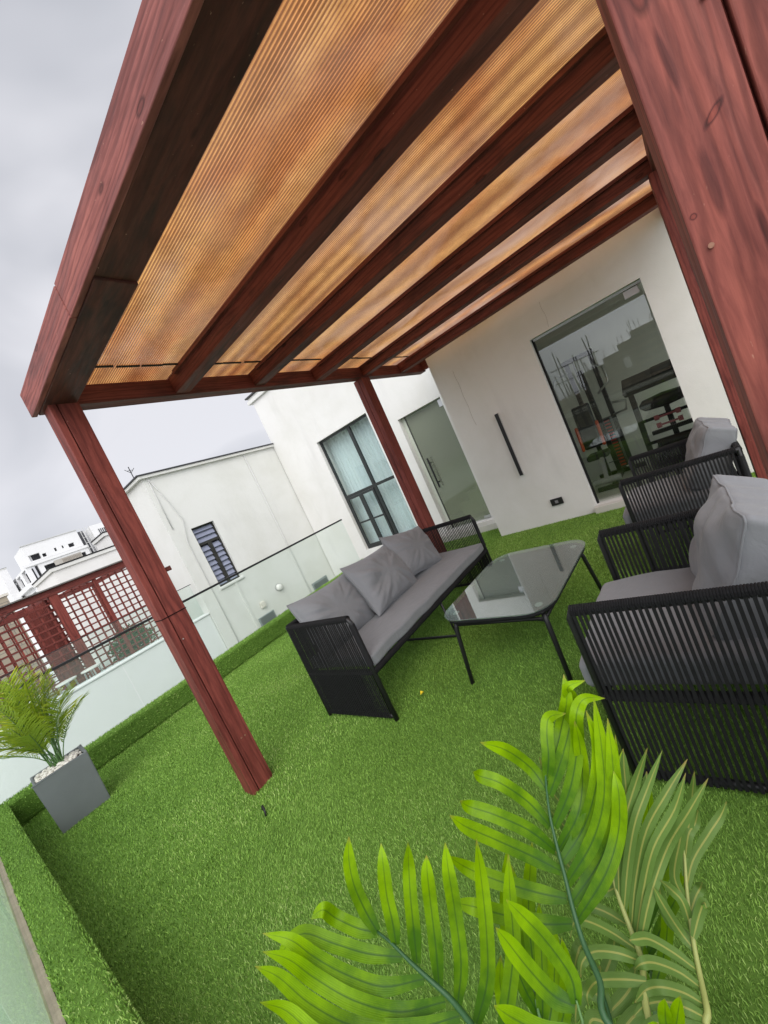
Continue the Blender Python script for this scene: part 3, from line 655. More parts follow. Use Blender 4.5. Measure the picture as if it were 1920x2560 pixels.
PIPE = simple('grey_pipe', (.55, .55, .53), .6, .3, 0, 50, .1, .1)
mb = MB(); mb.tube([(BX + .08, BY - .015, z) for z in (3.19, 2.2)], .008, 6); mb.tube([(BX + .08, BY - .02, 3.2), (BX + .22, BY - .03, 2.7), (BX + .30, BY - .03, 2.3), (BX + .20, BY - .02, 1.9), (BX + .20, BY - .02, -2)], .007, 6)
mb.build('cable', PIPE, hb, smooth=True)
MB().tube([(5.05, BY - .015, 3.18), (5.07, BY - .015, -2)], .012, 8).build('conduit', PIPE, hb, smooth=True)
mb = MB(); mb.box(3.65, 3.69, BY - .018, BY - .001, -2, .86); mb.build('wall_stain_strip', WHITE2, hb)
def vent(x0, x1, z0, z1, lab):
    t = thing('wall_vent', lab, 'vent', ((x0 + x1) / 2, BY, z0), 'louvred vents low on the house wall')
    MB().box(x0, x1, BY - .03, BY - .001, z0, z1).build('frame', simple('vent_grey', (.22, .25, .25), .5, .4, 0, 40), t, bevel=.004)
    mb = MB(); k = z0 + .03
    while k < z1 - .03: mb.box(x0 + .03, x1 - .03, BY - .036, BY - .0305, k, k + .02); k += .035
    mb.build('slats', simple('vent_dark', (.07, .08, .08), .5, .4, 0, 40), t)
vent(3.74, 4.10, -.34, -.02, 'grey wall vent below the louvre window, left of the pair')
vent(5.17, 5.62, -.36, -.02, 'grey wall vent near the tall white house, right of the pair')
lt = thing('round_wall_lamp', 'small round white lamp on the weathered wall', 'wall lamp', (4.43, BY, .32)); mb = MB(); mb.tube([(4.43, BY - .001, .31), (4.43, BY - .05, .31), (4.43, BY - .08, .31)], [.07, .07, .04], 18); mb.build('diffuser', LENS, lt, smooth=True); mb = MB(); mb.tube([(4.43, BY - .0005, .31), (4.43, BY - .012, .31)], .08, 18); mb.build('rim', STEEL, lt)
jb = thing('junction_box', 'small beige box on the wall beside the round lamp', 'junction box', (3.95, BY, .18)); MB().box(3.90, 4.0, BY - .05, BY - .001, .12, .24).build('box', CREAM, jb, bevel=.006); MB().box(3.905, 3.995, BY - .056, BY - .0505, .126, .234).build('lid', CREAM, jb, bevel=.002)
an = thing('antenna', 'thin dark metal antenna above the flat roof', 'antenna', (3.15, 8.2, 3.2)); mb = MB(); mb.tube([(3.15, 8.2, 3.2), (3.15, 8.2, 3.62)], .008, 6); mb.build('mast', BLACK, an)
mb = MB()
for s_ in (-1, 1): mb.tube([(3.15, 8.2, 3.5), (3.15 + .08 * s_, 8.2, 3.58)], .005, 5)
mb.tube([(3.10, 8.2, 3.55), (3.2, 8.2, 3.55)], .004, 5); mb.build('element', BLACK, an)

# ------------------------------------------------------------------ neighbouring terrace: parapet, railing, lattice pergola
struct('neighbour_floor', MB().box(-8, BX, 7.9, 14.8, -.2, -.02), CONC)
pw = MB(); pw.box(-8, BX - .003, 7.66, 7.86, -3, .54); pw.prism([(-8, 7.64), (BX - .004, 7.64), (BX - .004, 7.88), (-8, 7.88)], .542, .575)
tag(pw.build('parapet_wall', plaster('parapet_render', (.72, .74, .73), .12), bevel=.01), 'low white parapet wall below the lattice screen', 'wall')
railing('distant glass railing on top of the white parapet', (-7.9, 7.76), (BX - .02, 7.76), [0, 2.6, 5.2, 7.8, 9.5, 10.88], .576, 1.17, 0, rail=.012)
RX = wood('lattice_wood_x', 0, base=(.17, .036, .028), light=(.25, .06, .045)); RZ = wood('lattice_wood_z', 2, base=(.20, .04, .03), light=(.30, .07, .05)); RY = wood('lattice_wood_y', 1, base=(.2, .04, .03), light=(.3, .07, .05))
lp = thing('lattice_pergola', 'red timber pergola with square lattice screens on the next terrace', 'pergola', (1.5, 9.5, 0))
LY = 9.5
for x in (-1.3, .52, 1.60, 2.86): MB().box(x - .065, x + .065, LY - .06, LY + .07, -.02, 2.0).build('post', RZ, lp, bevel=.006)
for x in (-1.3, .52, 1.6, 2.86): MB().box(x - .065, x + .065, 12.3, 12.43, -.02, 2.0).build('post', RZ, lp, bevel=.006)
MB().box(-2.2, 2.93, LY - .07, LY + .08, 2.002, 2.12).build('beam', RX, lp, bevel=.006)
MB().box(-2.2, 2.93, 12.3, 12.42, 2.002, 2.12).build('beam', RX, lp, bevel=.006)
MB().box(-2.3, 2.95, LY - .14, LY + .12, 2.123, 2.145).build('roof_edge', simple('weathered_edge', (.16, .15, .14), .8, .2, 0, 50, .3, .2), lp)
mb = MB()
for x in (-1.9, -1.3, -.7, -.1, .52, 1.06, 1.6, 2.2, 2.86): mb.box(x - .03, x + .03, LY + .081, 12.3, 2.0, 2.1)
mb.build('rafters', RY, lp)
def lattice(mb, mz, x0, x1, z0, z1, p, y, wd=.026):
    x = x0 + p * .7
    while x < x1 - .02: mz.box(x - wd / 2, x + wd / 2, y, y + .018, z0, z1); x += p
    z = z0 + p * .5
    while z < z1: mb.box(x0, x1, y - .016, y - .0005, z - wd / 2, z + wd / 2); z += p
def screen(x0, x1, y, p=.118):
    a_ = MB(); b_ = MB(); lattice(a_, b_, x0, x1, .12, 1.99, p, y)
    o = a_.build('lattice_screen', RX, lp); b_.build('uprights', RZ, o)
screen(1.67, 2.19, LY); screen(2.25, 2.79, LY)
MB().box(2.19, 2.248, LY - .03, LY + .04, .1, 2.0).build('mullion', RZ, lp, bevel=.003)
screen(.59, 1.53, LY, .13); screen(-1.23, .45, LY, .13); screen(.59, 1.53, 12.3, .16); screen(-1.23, .45, 12.3, .16)
a_ = MB(); b_ = MB()
for k in range(20): b_.box(1.50, 1.53, LY + .15 + k * .14, LY + .19 + k * .14, .1, 1.99)
for k in range(14): a_.box(1.535, 1.55, LY + .1, 12.3, .2 + k * .13, .235 + k * .13)
o = a_.build('lattice_screen', RY, lp); b_.build('uprights', RZ, o)
# white rattan style chairs/boxes and greenery glimpsed behind the lattice
for i, (x, y) in enumerate(((.75, 8.7), (1.12, 8.72), (1.45, 8.7))):
    t = thing('white_stool', ['white stool nearest the left behind the far railing', 'middle white stool behind the far railing', 'white stool nearest the wide lattice post'][i], 'stool', (x, y, -.02), 'white stools on the next terrace')
    MB().tube([(x, y, .60), (x, y, .63)], .14, 16).build('seat', LENS, t, bevel=.01)
    mb = MB()
    for a in range(4): mb.tube([(x + .1 * math.cos(a * 1.571), y + .1 * math.sin(a * 1.571), .6), (x + .14 * math.cos(a * 1.571), y + .14 * math.sin(a * 1.571), -.02)], .012, 6)
    mb.build('legs', STEEL, t)
hd = MB()
def leafy(mb, c, r, n, s):
    for _ in range(n):
        p = Vector([random.gauss(0, 1) for _ in range(3)]).normalized() * (random.random() ** .4); p = Vector((p.x * r[0], p.y * r[1], p.z * r[2])) + Vector(c)
        a = Vector([random.gauss(0, 1) for _ in range(3)]).normalized(); b = a.orthogonal().normalized()
        mb.quad(p, p + a * s * .5 + b * s * .25, p + a * s, p + a * s * .5 - b * s * .25)
leafy(hd, (2.55, 10.6, .45), (.42, .35, .42), 1500, .09)
sh = thing('shrub', 'green shrub glimpsed through the right lattice screen', 'shrub', (2.55, 10.6, 0)); hd.build('foliage', simple('shrub_leaf', (.06, .16, .03), .6, .3, 0, 20, .1, .4), sh); MB().tube([(2.55, 10.6, -.02), (2.56, 10.62, .4)], .02, 6).build('stem', STEM, sh)

# ------------------------------------------------------------------ far buildings
def blockhouse(name, label, cat, x0, x1, y0, y1, z1, mt, cop=.12, z0=-9):
    t = thing(name, label, cat, (x0, y0, z0)); MB().box(x0, x1, y0, y1, z0, z1).build('wall', mt, t)
    MB().box(x0 - cop, x1 + cop, y0 - cop, y1 + cop, z1 + .002, z1 + .1).build('parapet_coping', WHITE2, t); 
    MB().box(x0 - cop * 1.2, x1 + cop * 1.2, y0 - cop * 1.2, y1 + cop * 1.2, z1 + .102, z1 + .14).build('roof_flashing', GAPM, t); return t
h1 = blockhouse('plain_house', 'plain white flat roofed house just above the lattice', 'house', 2.77, 5.2, 14.9, 17.9, 2.9, WHITE, .05)
h2 = blockhouse('plain_house', 'taller white flat roofed house half hidden by the left post', 'house', 4.39, 12, 15.4, 16.7, 3.46, WHITE, .05)
bl = thing('block_building', 'unfinished tan block building low at the left edge', 'building', (-2, 22, -9)); MB().box(-8, 2.55, 22, 30, -9, 3.32).build('wall', BLOCK, bl); MB().box(-8.05, 2.62, 21.95, 30, 3.322, 3.42).build('slab', CREAM, bl)
ap = thing('apartment_block', 'large white apartment block with balconies on the skyline', 'apartment building', (9.3, 60, -9))
WF = plaster('far_white', (.74, .74, .74), .15, .2); DK = simple('far_dark_opening', (.10, .10, .11), .7, .2, 0, 3, 0, .3); DKR = simple('far_red', (.28, .08, .07), .8, .2, 0, 3, 0, .2); GRB = simple('balcony_bar', (.30, .26, .22), .6, .3, 0, 5)
def facade_y(mb, x0, x1, y, th, z0, z1, holes): wall_y(mb, x0, x1, y, y + th, z0, z1, holes)
mb = MB()
fl = [(-9 + 3.05 * k) for k in range(6)]
holes = []
for zf in (-4.9, -1.9, 1.1, 4.0, 6.55):
    for (a, b, c, d) in ((.35, .95, .3, 1.9), (1.4, 2.4, .5, 1.6), (2.75, 3.05, .8, 1.5), (3.4, 4.3, .5, 1.6), (4.75, 5.3, .6, 1.6)): holes.append((9.3 + a, 9.3 + b, zf + c, zf + d))
holes.append((12.3, 14.3, 6.9, 8.3)) if False else None
facade_y(mb, 9.3, 15.0, 60, .4, -9, 8.75, holes)
mb.build('wall', WF, ap)
mb = MB(); tops = [(9.95, 10.9, 9.05, 9.75), (11.05, 11.4, 9.1, 9.5), (12.2, 12.4, 9.3, 9.7), (12.9, 13.05, 9.35, 9.7), (13.5, 14.05, 9.2, 9.65)]
facade_y(mb, 9.79, 14.8, 60.15, .4, 8.9, 10.93, tops); mb.box(9.79, 10.2, 60.55, 66, 8.9, 10.93); mb.build('upper_wall', WF, ap)
MB().box(10.2, 15.6, 61.2, 61.4, -9, 10.8).box(9.75, 9.95, 61, 95, -9, 8.4).build('recess', DK, ap)
MB().box(9.1, 15.1, 59.85, 60.0, 8.55, 8.85).box(9.1, 15.1, 59.6, 60.0, 5.65, 5.85).build('cornice', WF, ap)
MB().box(9.7, 14.85, 60.05, 60.6, 10.932, 11.0).build('roof_edge', PIPE, ap)
# side facade, running back, with loggias
mb = MB(); sh_ = []
for k, zf in enumerate((-8, -5, -2, 1.0, 3.8, 6.4)):
    for j in range(8): sh_.append((61 + j * 4.1, 63.6 + j * 4.1, zf + .25, zf + 2.1))
t_ = wall_x(9.3, 9.6, 60.4, 95, -9, 8.75, sh_); mb.v = t_.v; mb.f = t_.f
mb.build('side_wall', WF, ap)
mb = MB()
for k, zf in enumerate((-8, -5, -2, 1.0, 3.8, 6.4)): mb.box(8.9, 9.298, 60.4, 95, zf, zf + .5)
mb.build('balcony_band', WF, ap)
mb = MB(); mb.box(9.62, 9.68, 62, 63, 1.3, 2.8); mb.box(9.62, 9.68, 66, 67, 4.1, 5.3); mb.build('red_screen', DKR, ap)
mb = MB()
for k in range(12): mb.box(12.35 + k * .15, 12.4 + k * .15, 59.93, 59.99, 6.95, 8.2)
mb.build('balcony_bars', GRB, ap); MB().box(11.6, 14.2, 59.99, 60.0 - .002, 6.9, 8.3).build('balcony_back', simple('far_tan', (.42, .40, .36), .8, .2, 0, 3, 0, .2), ap)
mb = MB(); mb.box(15.9, 20, 59.0, 70, -9, 10.75); mb.build('wing', WF, ap); mb = MB()
mb.box(16.4, 19, 58.98, 58.995, 9.0, 10.1); mb.box(16.4, 19, 58.98, 58.995, 5.6, 7.2); mb.build('wing_opening', DK, ap)
mb = MB()
for k in range(14): mb.box(16.4 + k * .19, 16.45 + k * .19, 58.9, 58.97, 9.0, 10.1)
mb.build('wing_bars', WF, ap)
mb = MB()
for k in range(4): mb.tube([(14.95 + k * .3, 59.5, 5), (14.95 + k * .3, 59.5, 10.9)], .03, 5)
for k in range(8): mb.tube([(14.9, 59.5, 5.5 + k * .7), (15.95, 59.5, 5.5 + k * .7)], .025, 5)
mb.build('scaffold', PIPE, ap)
MB().box(14.95, 15.85, 59.6, 59.9, 5.2, 6.8).build('brick_panel', DKR, ap)
b2 = blockhouse('apartment_block', 'farther white apartment block stepping down at the left edge', 'apartment building', 8.3, 9.0, 68, 110, 10.2, WF, .05)
# unfinished building behind the camera, seen only in the door glass
ub = thing('unfinished_building', 'unfinished block building reflected in the gym door glass', 'building', (-16, -4, -9))
mb = MB(); mb.box(-24, -16, -9, 1.6, -9, 3.3); mb.box(-24, -16.1, 1.6, 2.4, -9, 2.95); mb.box(-24, -16.05, 2.4, 3.3, -9, 2.6); mb.box(-24, -16, 3.3, 4.6, -9, 2.3); mb.box(-24, -16.2, 4.6, 9, -9, 1.3); mb.build('wall', BLOCK, ub)
MB().box(-24, -15.7, -9.2, 9.2, .2, .4).build('slab', CREAM, ub); MB().box(-24, -15.7, -9.2, 9.2, -2.2, -1.95).build('slab', CREAM, ub)
mb = MB()
for k in range(30):
    y = random.uniform(-3, 6); z = 1.3 if y > 4.6 else 2.3 if y > 3.3 else 2.6 if y > 2.4 else 2.95 if y > 1.6 else 3.3
    mb.tube([(-16.3, y, z), (-16.3 + random.uniform(-.1, .1), y + random.uniform(-.1, .1), z + random.uniform(.3, .7))], .018, 4)
mb.build('rebar', simple('rusty_bar', (.12, .07, .05), .8, .2, .3, 30), ub)
MB().box(-16.02, -15.99, 2.0, 2.35, 1.5, 2.1).build('window_opening', LENS, ub)
sc_ = thing('scaffold_poles', 'tangle of scaffold poles reflected in the gym door glass', 'scaffold', (-13.5, 4.2, -9)); mb = MB()
for k in range(26):
    y = random.gauss(4.2, .6); mb.tube([(-13.5 + random.uniform(-.5, .5), y, -3), (-13.5 + random.uniform(-.6, .6), y + random.uniform(-.5, .5), random.uniform(1.5, 4.2))], .03, 5)
for k in range(12): z = random.uniform(0, 5); mb.tube([(-13.4, 3.0, z - 1.8), (-13.4, 5.6, z - 1.8 + random.uniform(-.3, .3))], .025, 5)
mb.build('poles', simple('weathered_pole', (.10, .09, .08), .8, .2, 0, 20), sc_)
wt = blockhouse('street_wall', 'long low rendered wall reflected in the gym door glass', 'wall', -12.2, -12, -30, 14, -.6, CREAM)

# ------------------------------------------------------------------ rope furniture
def ropes(mb, p0, p1, z0, z1, pitch, off, axis, wd=.0098, th=.005, layers=(-1, 1)):
    "vertical ropes between two rails; two layers wrapping the tubes"
    p0 = Vector(p0); p1 = Vector(p1); d = (p1 - p0); Ln = d.length; d.normalize(); nrm = Vector((0, 0, 1)).cross(d)
    n = int(Ln / pitch)
    for i in range(n + 1):
        s = i * pitch + (Ln - n * pitch) / 2
        for sg in layers:
            j = random.uniform(-.0015, .0015); j2 = random.uniform(-.0015, .0015)
            a = p0 + d * (s + j) + nrm * off * sg + Vector((0, 0, z0)); b = p0 + d * (s + j2) + nrm * off * sg + Vector((0, 0, z1))
            mb.beam(a, b, wd, th, up=nrm)
def wrap(mb, a, b, r, pitch=.0085):
    pitch = min(pitch, .0085)
    "rope wound round a rail"
    a = Vector(a); b = Vector(b); d = b - a; n = int(d.length / pitch); pts = []; u = d.normalized(); s1 = u.orthogonal().normalized(); s2 = u.cross(s1)
    for i in range(n):
        c = a + d * ((i + .5) / n); k = 10; mb.tube([c + (s1 * math.cos(t * 2 * math.pi / k) + s2 * math.sin(t * 2 * math.pi / k)) * r for t in range(k)], .0044, 4, closed=True)
def soft_box(x0, x1, y0, y1, z0, z1, seed=0, puff=.018, r=.035, n=26, droop=0):
    "cushion with rounded edges, puffed top and creases"
    bm_ = bmesh.new(); bmesh.ops.create_cube(bm_, size=1)
    bmesh.ops.subdivide_edges(bm_, edges=bm_.edges, cuts=n, use_grid_fill=True)
    sx, sy, sz = x1 - x0, y1 - y0, z1 - z0; mb = MB()
    for v in bm_.verts:
        p = Vector((v.co.x * sx, v.co.y * sy, v.co.z * sz)); h = Vector((sx / 2 - r, sy / 2 - r, sz / 2 - r))
        q = Vector((max(-h.x, min(h.x, p.x)), max(-h.y, min(h.y, p.y)), max(-h.z, min(h.z, p.z)))); dlt = p - q
        if dlt.length > 1e-6: p = q + dlt.normalized() * min(r, dlt.length if (abs(dlt.x) > 1e-6) + (abs(dlt.y) > 1e-6) + (abs(dlt.z) > 1e-6) == 1 else r)
        u = p.x / sx * 2; vv = p.y / sy * 2; f = max(0, (1 - u * u)) ** .5 * max(0, (1 - vv * vv)) ** .5
        p.z += (puff * f) * (1 if p.z > 0 else -.3)
        nn = noise.noise(Vector((p.x * 5 + seed, p.y * 5, p.z * 4))) * .006 + noise.noise(Vector((p.x * 16 + seed, p.y * 11, p.z * 12))) * .002
        p += Vector((nn * .6, nn, nn)); p.z -= droop * max(0, vv) ** 3
        mb.v.append(p + Vector(((x0 + x1) / 2, (y0 + y1) / 2, (z0 + z1) / 2)))
    mb.f = [tuple(v.index for v in f.verts) for f in bm_.faces] if bm_.verts.index_update() is None else []
    bm_.free(); return mb
def pillow(name, label, c, w_, h_, t_, rx, ry, rz, seed, group, corner=.10, boxy=0, n=46, wr=1.0):
    "loose pillow: width along X, height along Z, thickness along Y before rotation"
    M = Matrix.Rotation(rz, 3, 'Z') @ Matrix.Rotation(rx, 3, 'X') @ Matrix.Rotation(ry, 3, 'Y')
    mb = MB()
    for side in (1, -1):
        for i in range(n + 1):
            for j in range(n + 1):
                u = -1 + 2 * i / n; v = -1 + 2 * j / n
                u = math.copysign(abs(u) ** .85, u); v = math.copysign(abs(v) ** .85, v)
                # edges bow inwards between the corners
                x = u * w_ / 2 * (1 - corner * (1 - v * v) * abs(u) ** 2 * .6); z = v * h_ / 2 * (1 - corner * (1 - u * u) * abs(v) ** 2)
                k = ((1 - abs(u) ** (2.6 + boxy)) * (1 - abs(v) ** (2.6 + boxy)))
                prof = max(0, k) ** (.5 if not boxy else .32)
                y = side * t_ / 2 * prof
                an_ = math.atan2(v, u); rr = math.hypot(u, v)
                cr_ = (noise.noise(Vector((math.cos(an_) * 3.5 + seed, math.sin(an_) * 3.5, rr * 1.1))) * .018 + noise.noise(Vector((math.cos(an_) * 9 + seed, math.sin(an_) * 9, rr * 2))) * .008) * min(1, rr * 1.5)
                cr_ += noise.noise(Vector((u * 1.8 + seed, v * 1.8, 3))) * .016
                y += side * cr_ * prof * wr * 1.2 + (noise.noise(Vector((u * 2 + seed, v * 2, 7))) * .01) * (1 - prof)
                p = M @ Vector((x, -y, z)); mb.v.append(p + Vector(c))
    S = (n + 1) ** 2
    for s in (0, 1):
        for i in range(n):
            for j in range(n):
                a = s * S + i * (n + 1) + j; q = (a, a + n + 1, a + n + 2, a + 1); mb.f.append(q if s == 0 else q[::-1])
    rim = [(i, 0) for i in range(n)] + [(n, j) for j in range(n)] + [(i, n) for i in range(n, 0, -1)] + [(0, j) for j in range(n, 0, -1)]
    for k in range(len(rim)):
        a = rim[k][0] * (n + 1) + rim[k][1]; b = rim[(k + 1) % len(rim)]; b = b[0] * (n + 1) + b[1]; mb.f.append((b, a, S + a, S + b))
    t = thing(name, label, name.replace('_', ' '), c, group)
    mb.build('cover', GREYF, t, smooth=True)
    # piping round the seam
    pts = [mb.v[i * (n + 1) + j] for i, j in rim[::2]]
    MB().tube(pts, .0035, 6, closed=True).build('piping', GREYF, t, smooth=True)
    return t
def box_cushion(label, c, w_, h_, t_, rx, rz, seed, group):
    M = Matrix.Rotation(rz, 3, 'Z') @ Matrix.Rotation(rx, 3, 'X') @ Matrix.Rotation(R(-90), 3, 'X')   # local z (puffed face) looks to +Y
    mb = soft_box(-w_ / 2, w_ / 2, -h_ / 2, h_ / 2, -t_ / 2, t_ / 2, seed, .05, .022, 44)
    out_ = []
    for v in mb.v:
        u, q = v.x / w_ * 2, v.y / h_ * 2
        k = noise.noise(Vector((u * 1.5 + seed, q * 1.2, v.z * 2))) * .030 + noise.noise(Vector((u * 3.1 + q + seed, q * 2.4, 2))) * .012
        n_ = Vector((u * .5, q * .5, max(-1, min(1, v.z / (t_ * .4))))); v = v + n_ * k
        v.x *= 1 - .06 * (q * -.5 + .5) ; v.y += noise.noise(Vector((u * 3 + seed, 0, 0))) * .02
        out_.append(M @ v + Vector(c))
    mb.v = out_
    t = thing('back_cushion', label, 'cushion', c, group)
    mb.build('cover', GREYF, t, smooth=True)
    e_ = []
    for sz in (1, -1):
        pts = []
        for x, y in rrect_(w_ / 2 - .0055, h_ / 2 - .0055, .02):
            p = Vector((x, y, sz * (t_ / 2 - .0055)))
            nn = noise.noise(Vector((p.x * 5 + seed, p.y * 5, p.z * 4))) * .006 + noise.noise(Vector((p.x * 16 + seed, p.y * 11, p.z * 12))) * .002
            f_ = (max(0, 1 - (x / w_ * 2) ** 2) * max(0, 1 - (y / h_ * 2) ** 2)) ** .5; v = p + Vector((nn * .6, nn, nn + .05 * f_ * (1 if sz > 0 else -.3))); u, q = v.x / w_ * 2, v.y / h_ * 2
            k = noise.noise(Vector((u * 1.5 + seed, q * 1.2, v.z * 2))) * .030 + noise.noise(Vector((u * 3.1 + q + seed, q * 2.4, 2))) * .012
            n_ = Vector((u * .5, q * .5, sz)); v = v + n_ * k; v.x *= 1 - .06 * (q * -.5 + .5); v.y += noise.noise(Vector((u * 3 + seed, 0, 0))) * .02
            pts.append(M @ v + Vector(c))
        MB().tube(pts, .004, 6, closed=True).build('piping', GREYF, t, smooth=True)
    return t
def rrect_(hx, hy, r, n=5):
    p = []
    for cx_, cy_, a0 in ((hx - r, hy - r, 0), (-hx + r, hy - r, 90), (-hx + r, -hy + r, 180), (hx - r, -hy + r, 270)):
        q = []
        for k in range(n + 1): a = R(a0 + 90 * k / n); q.append((cx_ + r * math.cos(a), cy_ + r * math.sin(a)))
        if p:
            a_, b_ = p[-1], q[0]
            for k in range(1, 10): p.append((a_[0] + (b_[0] - a_[0]) * k / 10, a_[1] + (b_[1] - a_[1]) * k / 10))
        p += q
    a_, b_ = p[-1], p[0]
    for k in range(1, 10): p.append((a_[0] + (b_[0] - a_[0]) * k / 10, a_[1] + (b_[1] - a_[1]) * k / 10))
    return p
# sofa
SX, SY, SL, SD, SH = 1.534, 2.06, 1.93, .715, .765
sf = thing('rope_sofa', 'long black rope sofa with grey seat cushion facing the glass table', 'sofa', (SX, SY, 0))
def arm_panel(X, yf, yb, h, mid, parent, pitch=.0195, low=.02, layers=(-1, 1), wd=.0075):
    r = .016; fr = MB()
    fr.tube([(X, yf, 0.004), (X, yf, h - .03), (X, yf + .012 * (1 if yb > yf else -1), h - .008), (X, yf + .035 * (1 if yb > yf else -1), h), (X, yb, h), (X, yb, .004)], r, 10)
    fr.tube([(X, yf, mid), (X, yb, mid)], r * .9, 8); fr.tube([(X, yf, low + r), (X, yb, low + r)], r * .9, 8)
    fo = fr.build('arm_frame', BLACK, parent, smooth=True)
    a, b = sorted((yf, yb)); rp = MB(); ropes(rp, (X, a + .022, 0), (X, b - .022, 0), low + .01, h + .001, pitch, r + .001, 1, wd, .005, layers[:1])
    if len(layers) > 1: ropes(rp, (X, a + .03, 0), (X, b - .03, 0), low + .01, mid, pitch, r + .003, 1, wd * .8, .005, layers[1:])
    wrap(rp, (X, a + .01, h), (X, b - .01, h), r + .003); wrap(rp, (X, a, h * .55), (X, a, h - .04), r + .002, .014); wrap(rp, (X, a, mid), (X, b, mid), r + .001, .0165)
    rp.build('rope_panel', ROPE, parent)
for X in (SX, SX + SL): arm_panel(X, SY, SY + SD, SH, .37, sf, layers=(1, -1), wd=.0095)
mb = MB(); y1 = SY + SD
mb.tube([(SX, y1, SH), (SX + SL, y1, SH)], .016, 10); mb.tube([(SX, y1, .37), (SX + SL, y1, .37)], .014, 8); mb.tube([(SX, SY, .37), (SX + SL, SY, .37)], .016, 8)
for k in range(1, 8): mb.tube([(SX + SL * k / 8, SY, .362), (SX + SL * k / 8, y1, .362)], .011, 6)
mb.build('seat_frame', BLACK, sf, smooth=True)
rp = MB(); ropes(rp, (SX + .03, y1, 0), (SX + SL - .03, y1, 0), .36, SH + .003, .0175, .018, 0); wrap(rp, (SX, SY, .37), (SX + SL, SY, .37), .019, .0125); wrap(rp, (SX, y1, SH), (SX + SL, y1, SH), .019, .013); rp.build('back_panel', ROPE, sf)
mb = MB(); x = SX + .93; mb.tube([(x - .03, SY, .36), (x, SY, .02), (x, y1, .02), (x, y1, .36)], .012, 8); mb.build('leg', BLACK, sf, smooth=True)
soft_box(SX + .02, SX + SL - .02, SY - .005, SY + SD - .02, .388, .475, 3, .012, .022, 40).build('seat_cushion', GREYF, sf, smooth=True)
G1 = 'grey pillows leaning on the sofa back'
pillow('pillow', 'grey pillow at the near end of the sofa, leaning into its arm', (1.845, 2.59, .685), .63, .49, .23, R(-20), R(4), R(3), 1.3, G1)
pillow('pillow', 'creased grey pillow in the middle of the sofa', (2.40, 2.52, .70), .68, .51, .24, R(-24), R(5), R(7), 5.1, G1, wr=1.3)
pillow('pillow', 'grey pillow farthest along the sofa with one corner raised', (2.96, 2.55, .705), .64, .49, .22, R(-22), R(12), R(4), 9.4, G1)
st = MB()
# damp mark on the sofa seat: thin film
pts = [(1.70, 2.20), (1.74, 2.24), (1.73, 2.29), (1.79, 2.33), (1.80, 2.40), (1.86, 2.44), (1.84, 2.36), (1.83, 2.28), (1.78, 2.22), (1.80, 2.15), (1.76, 2.12), (1.73, 2.16)]
# armchairs
def armchair(x, yf, label, plabel, wd=.76, dp=.70, h=.755):
    t = thing('rope_armchair', label, 'armchair', (x, yf, 0), 'black rope armchairs opposite the sofa')
    yb = yf - dp
    for X in (x, x + wd): arm_panel(X, yf, yb, h, .385, t, .0205, .02, (1,), .0112)
    mb = MB(); mb.tube([(x, yb, h), (x + wd, yb, h)], .016, 10); mb.tube([(x, yb, .385), (x + wd, yb, .385)], .014, 8); mb.tube([(x, yf, .375), (x + wd, yf, .375)], .016, 8); mb.tube([(x, yb, .036), (x + wd, yb, .036)], .014, 8)
    for k in range(1, 5): mb.tube([(x + wd * k / 5, yf, .37), (x + wd * k / 5, yb, .37)], .011, 6)
    mb.build('seat_frame', BLACK, t, smooth=True)
    rp = MB(); ropes(rp, (x + .03, yb, 0), (x + wd - .03, yb, 0), .04, h + .003, .0178, .018, 0); wrap(rp, (x, yf, .375), (x + wd, yf, .375), .019, .0125); wrap(rp, (x, yb, h), (x + wd, yb, h), .019, .013); rp.build('back_panel', ROPE, t)
    soft_box(x + .03, x + wd - .03, yb + .03, yf + .075, .392, .515, x * 3, .018, .035, 30, .01).build('seat_cushion', GREYF, t, smooth=True)
    box_cushion(plabel, (x + wd / 2 + .03, yb + .14, .69), .60, .44, .17, R(27), R(4), x * 7, 'boxy grey back cushions in the armchairs')
    return t
armchair(1.345, .58, 'black rope armchair nearest the camera, beside the foreground palm', 'boxy grey back cushion in the nearest armchair')
armchair(3.09, .575, 'black rope armchair farther away, in front of the gym door', 'grey back cushion in the farther armchair, tucked behind the large post')

# ------------------------------------------------------------------ glass table
tb = thing('glass_table', 'low rectangular table with rounded glass top on black legs', 'table', (2.36, 1.26, 0))
M_ = Matrix.Translation((2.365, 1.268, 0)) @ Matrix.Rotation(R(-2.5), 4, 'Z')
def rrect(hx, hy, r, n=8):
    p = []
    for cx_, cy_, a0 in ((hx - r, hy - r, 0), (-hx + r, hy - r, 90), (-hx + r, -hy + r, 180), (hx - r, -hy + r, 270)):
        for k in range(n + 1): a = R(a0 + 90 * k / n); p.append((cx_ + r * math.cos(a), cy_ + r * math.sin(a)))
    return p
def tr(mb): mb.v = [M_ @ v for v in mb.v]; return mb
tr(MB().prism(rrect(.515, .40, .17), .482, .491)).build('glass_top', GTAB, tb, bevel=.002)
mb = MB(); pr_ = rrect(.485, .37, .14); mb.tube([(x, y, .462) for x, y in pr_], .016, 8, closed=True); tr(mb).build('top_rim', ROPE, tb, smooth=True)
mb = MB(); y = -.36
while y < .36:
    hx_ = .485 if abs(y) < .23 else .485 - .14 + math.sqrt(max(0, .14 ** 2 - (abs(y) - .23) ** 2)); mb.beam((-hx_, y, .466), (hx_, y, .466), .012, .004); y += .0145
x = -.46
while x < .46: mb.beam((x, -.34, .461), (x, .34, .461), .010, .003); x += .024
tr(mb).build('woven_shelf', simple('dark_weave', (.035, .037, .038), .75, .3, 0, 200, .5, .3), tb)
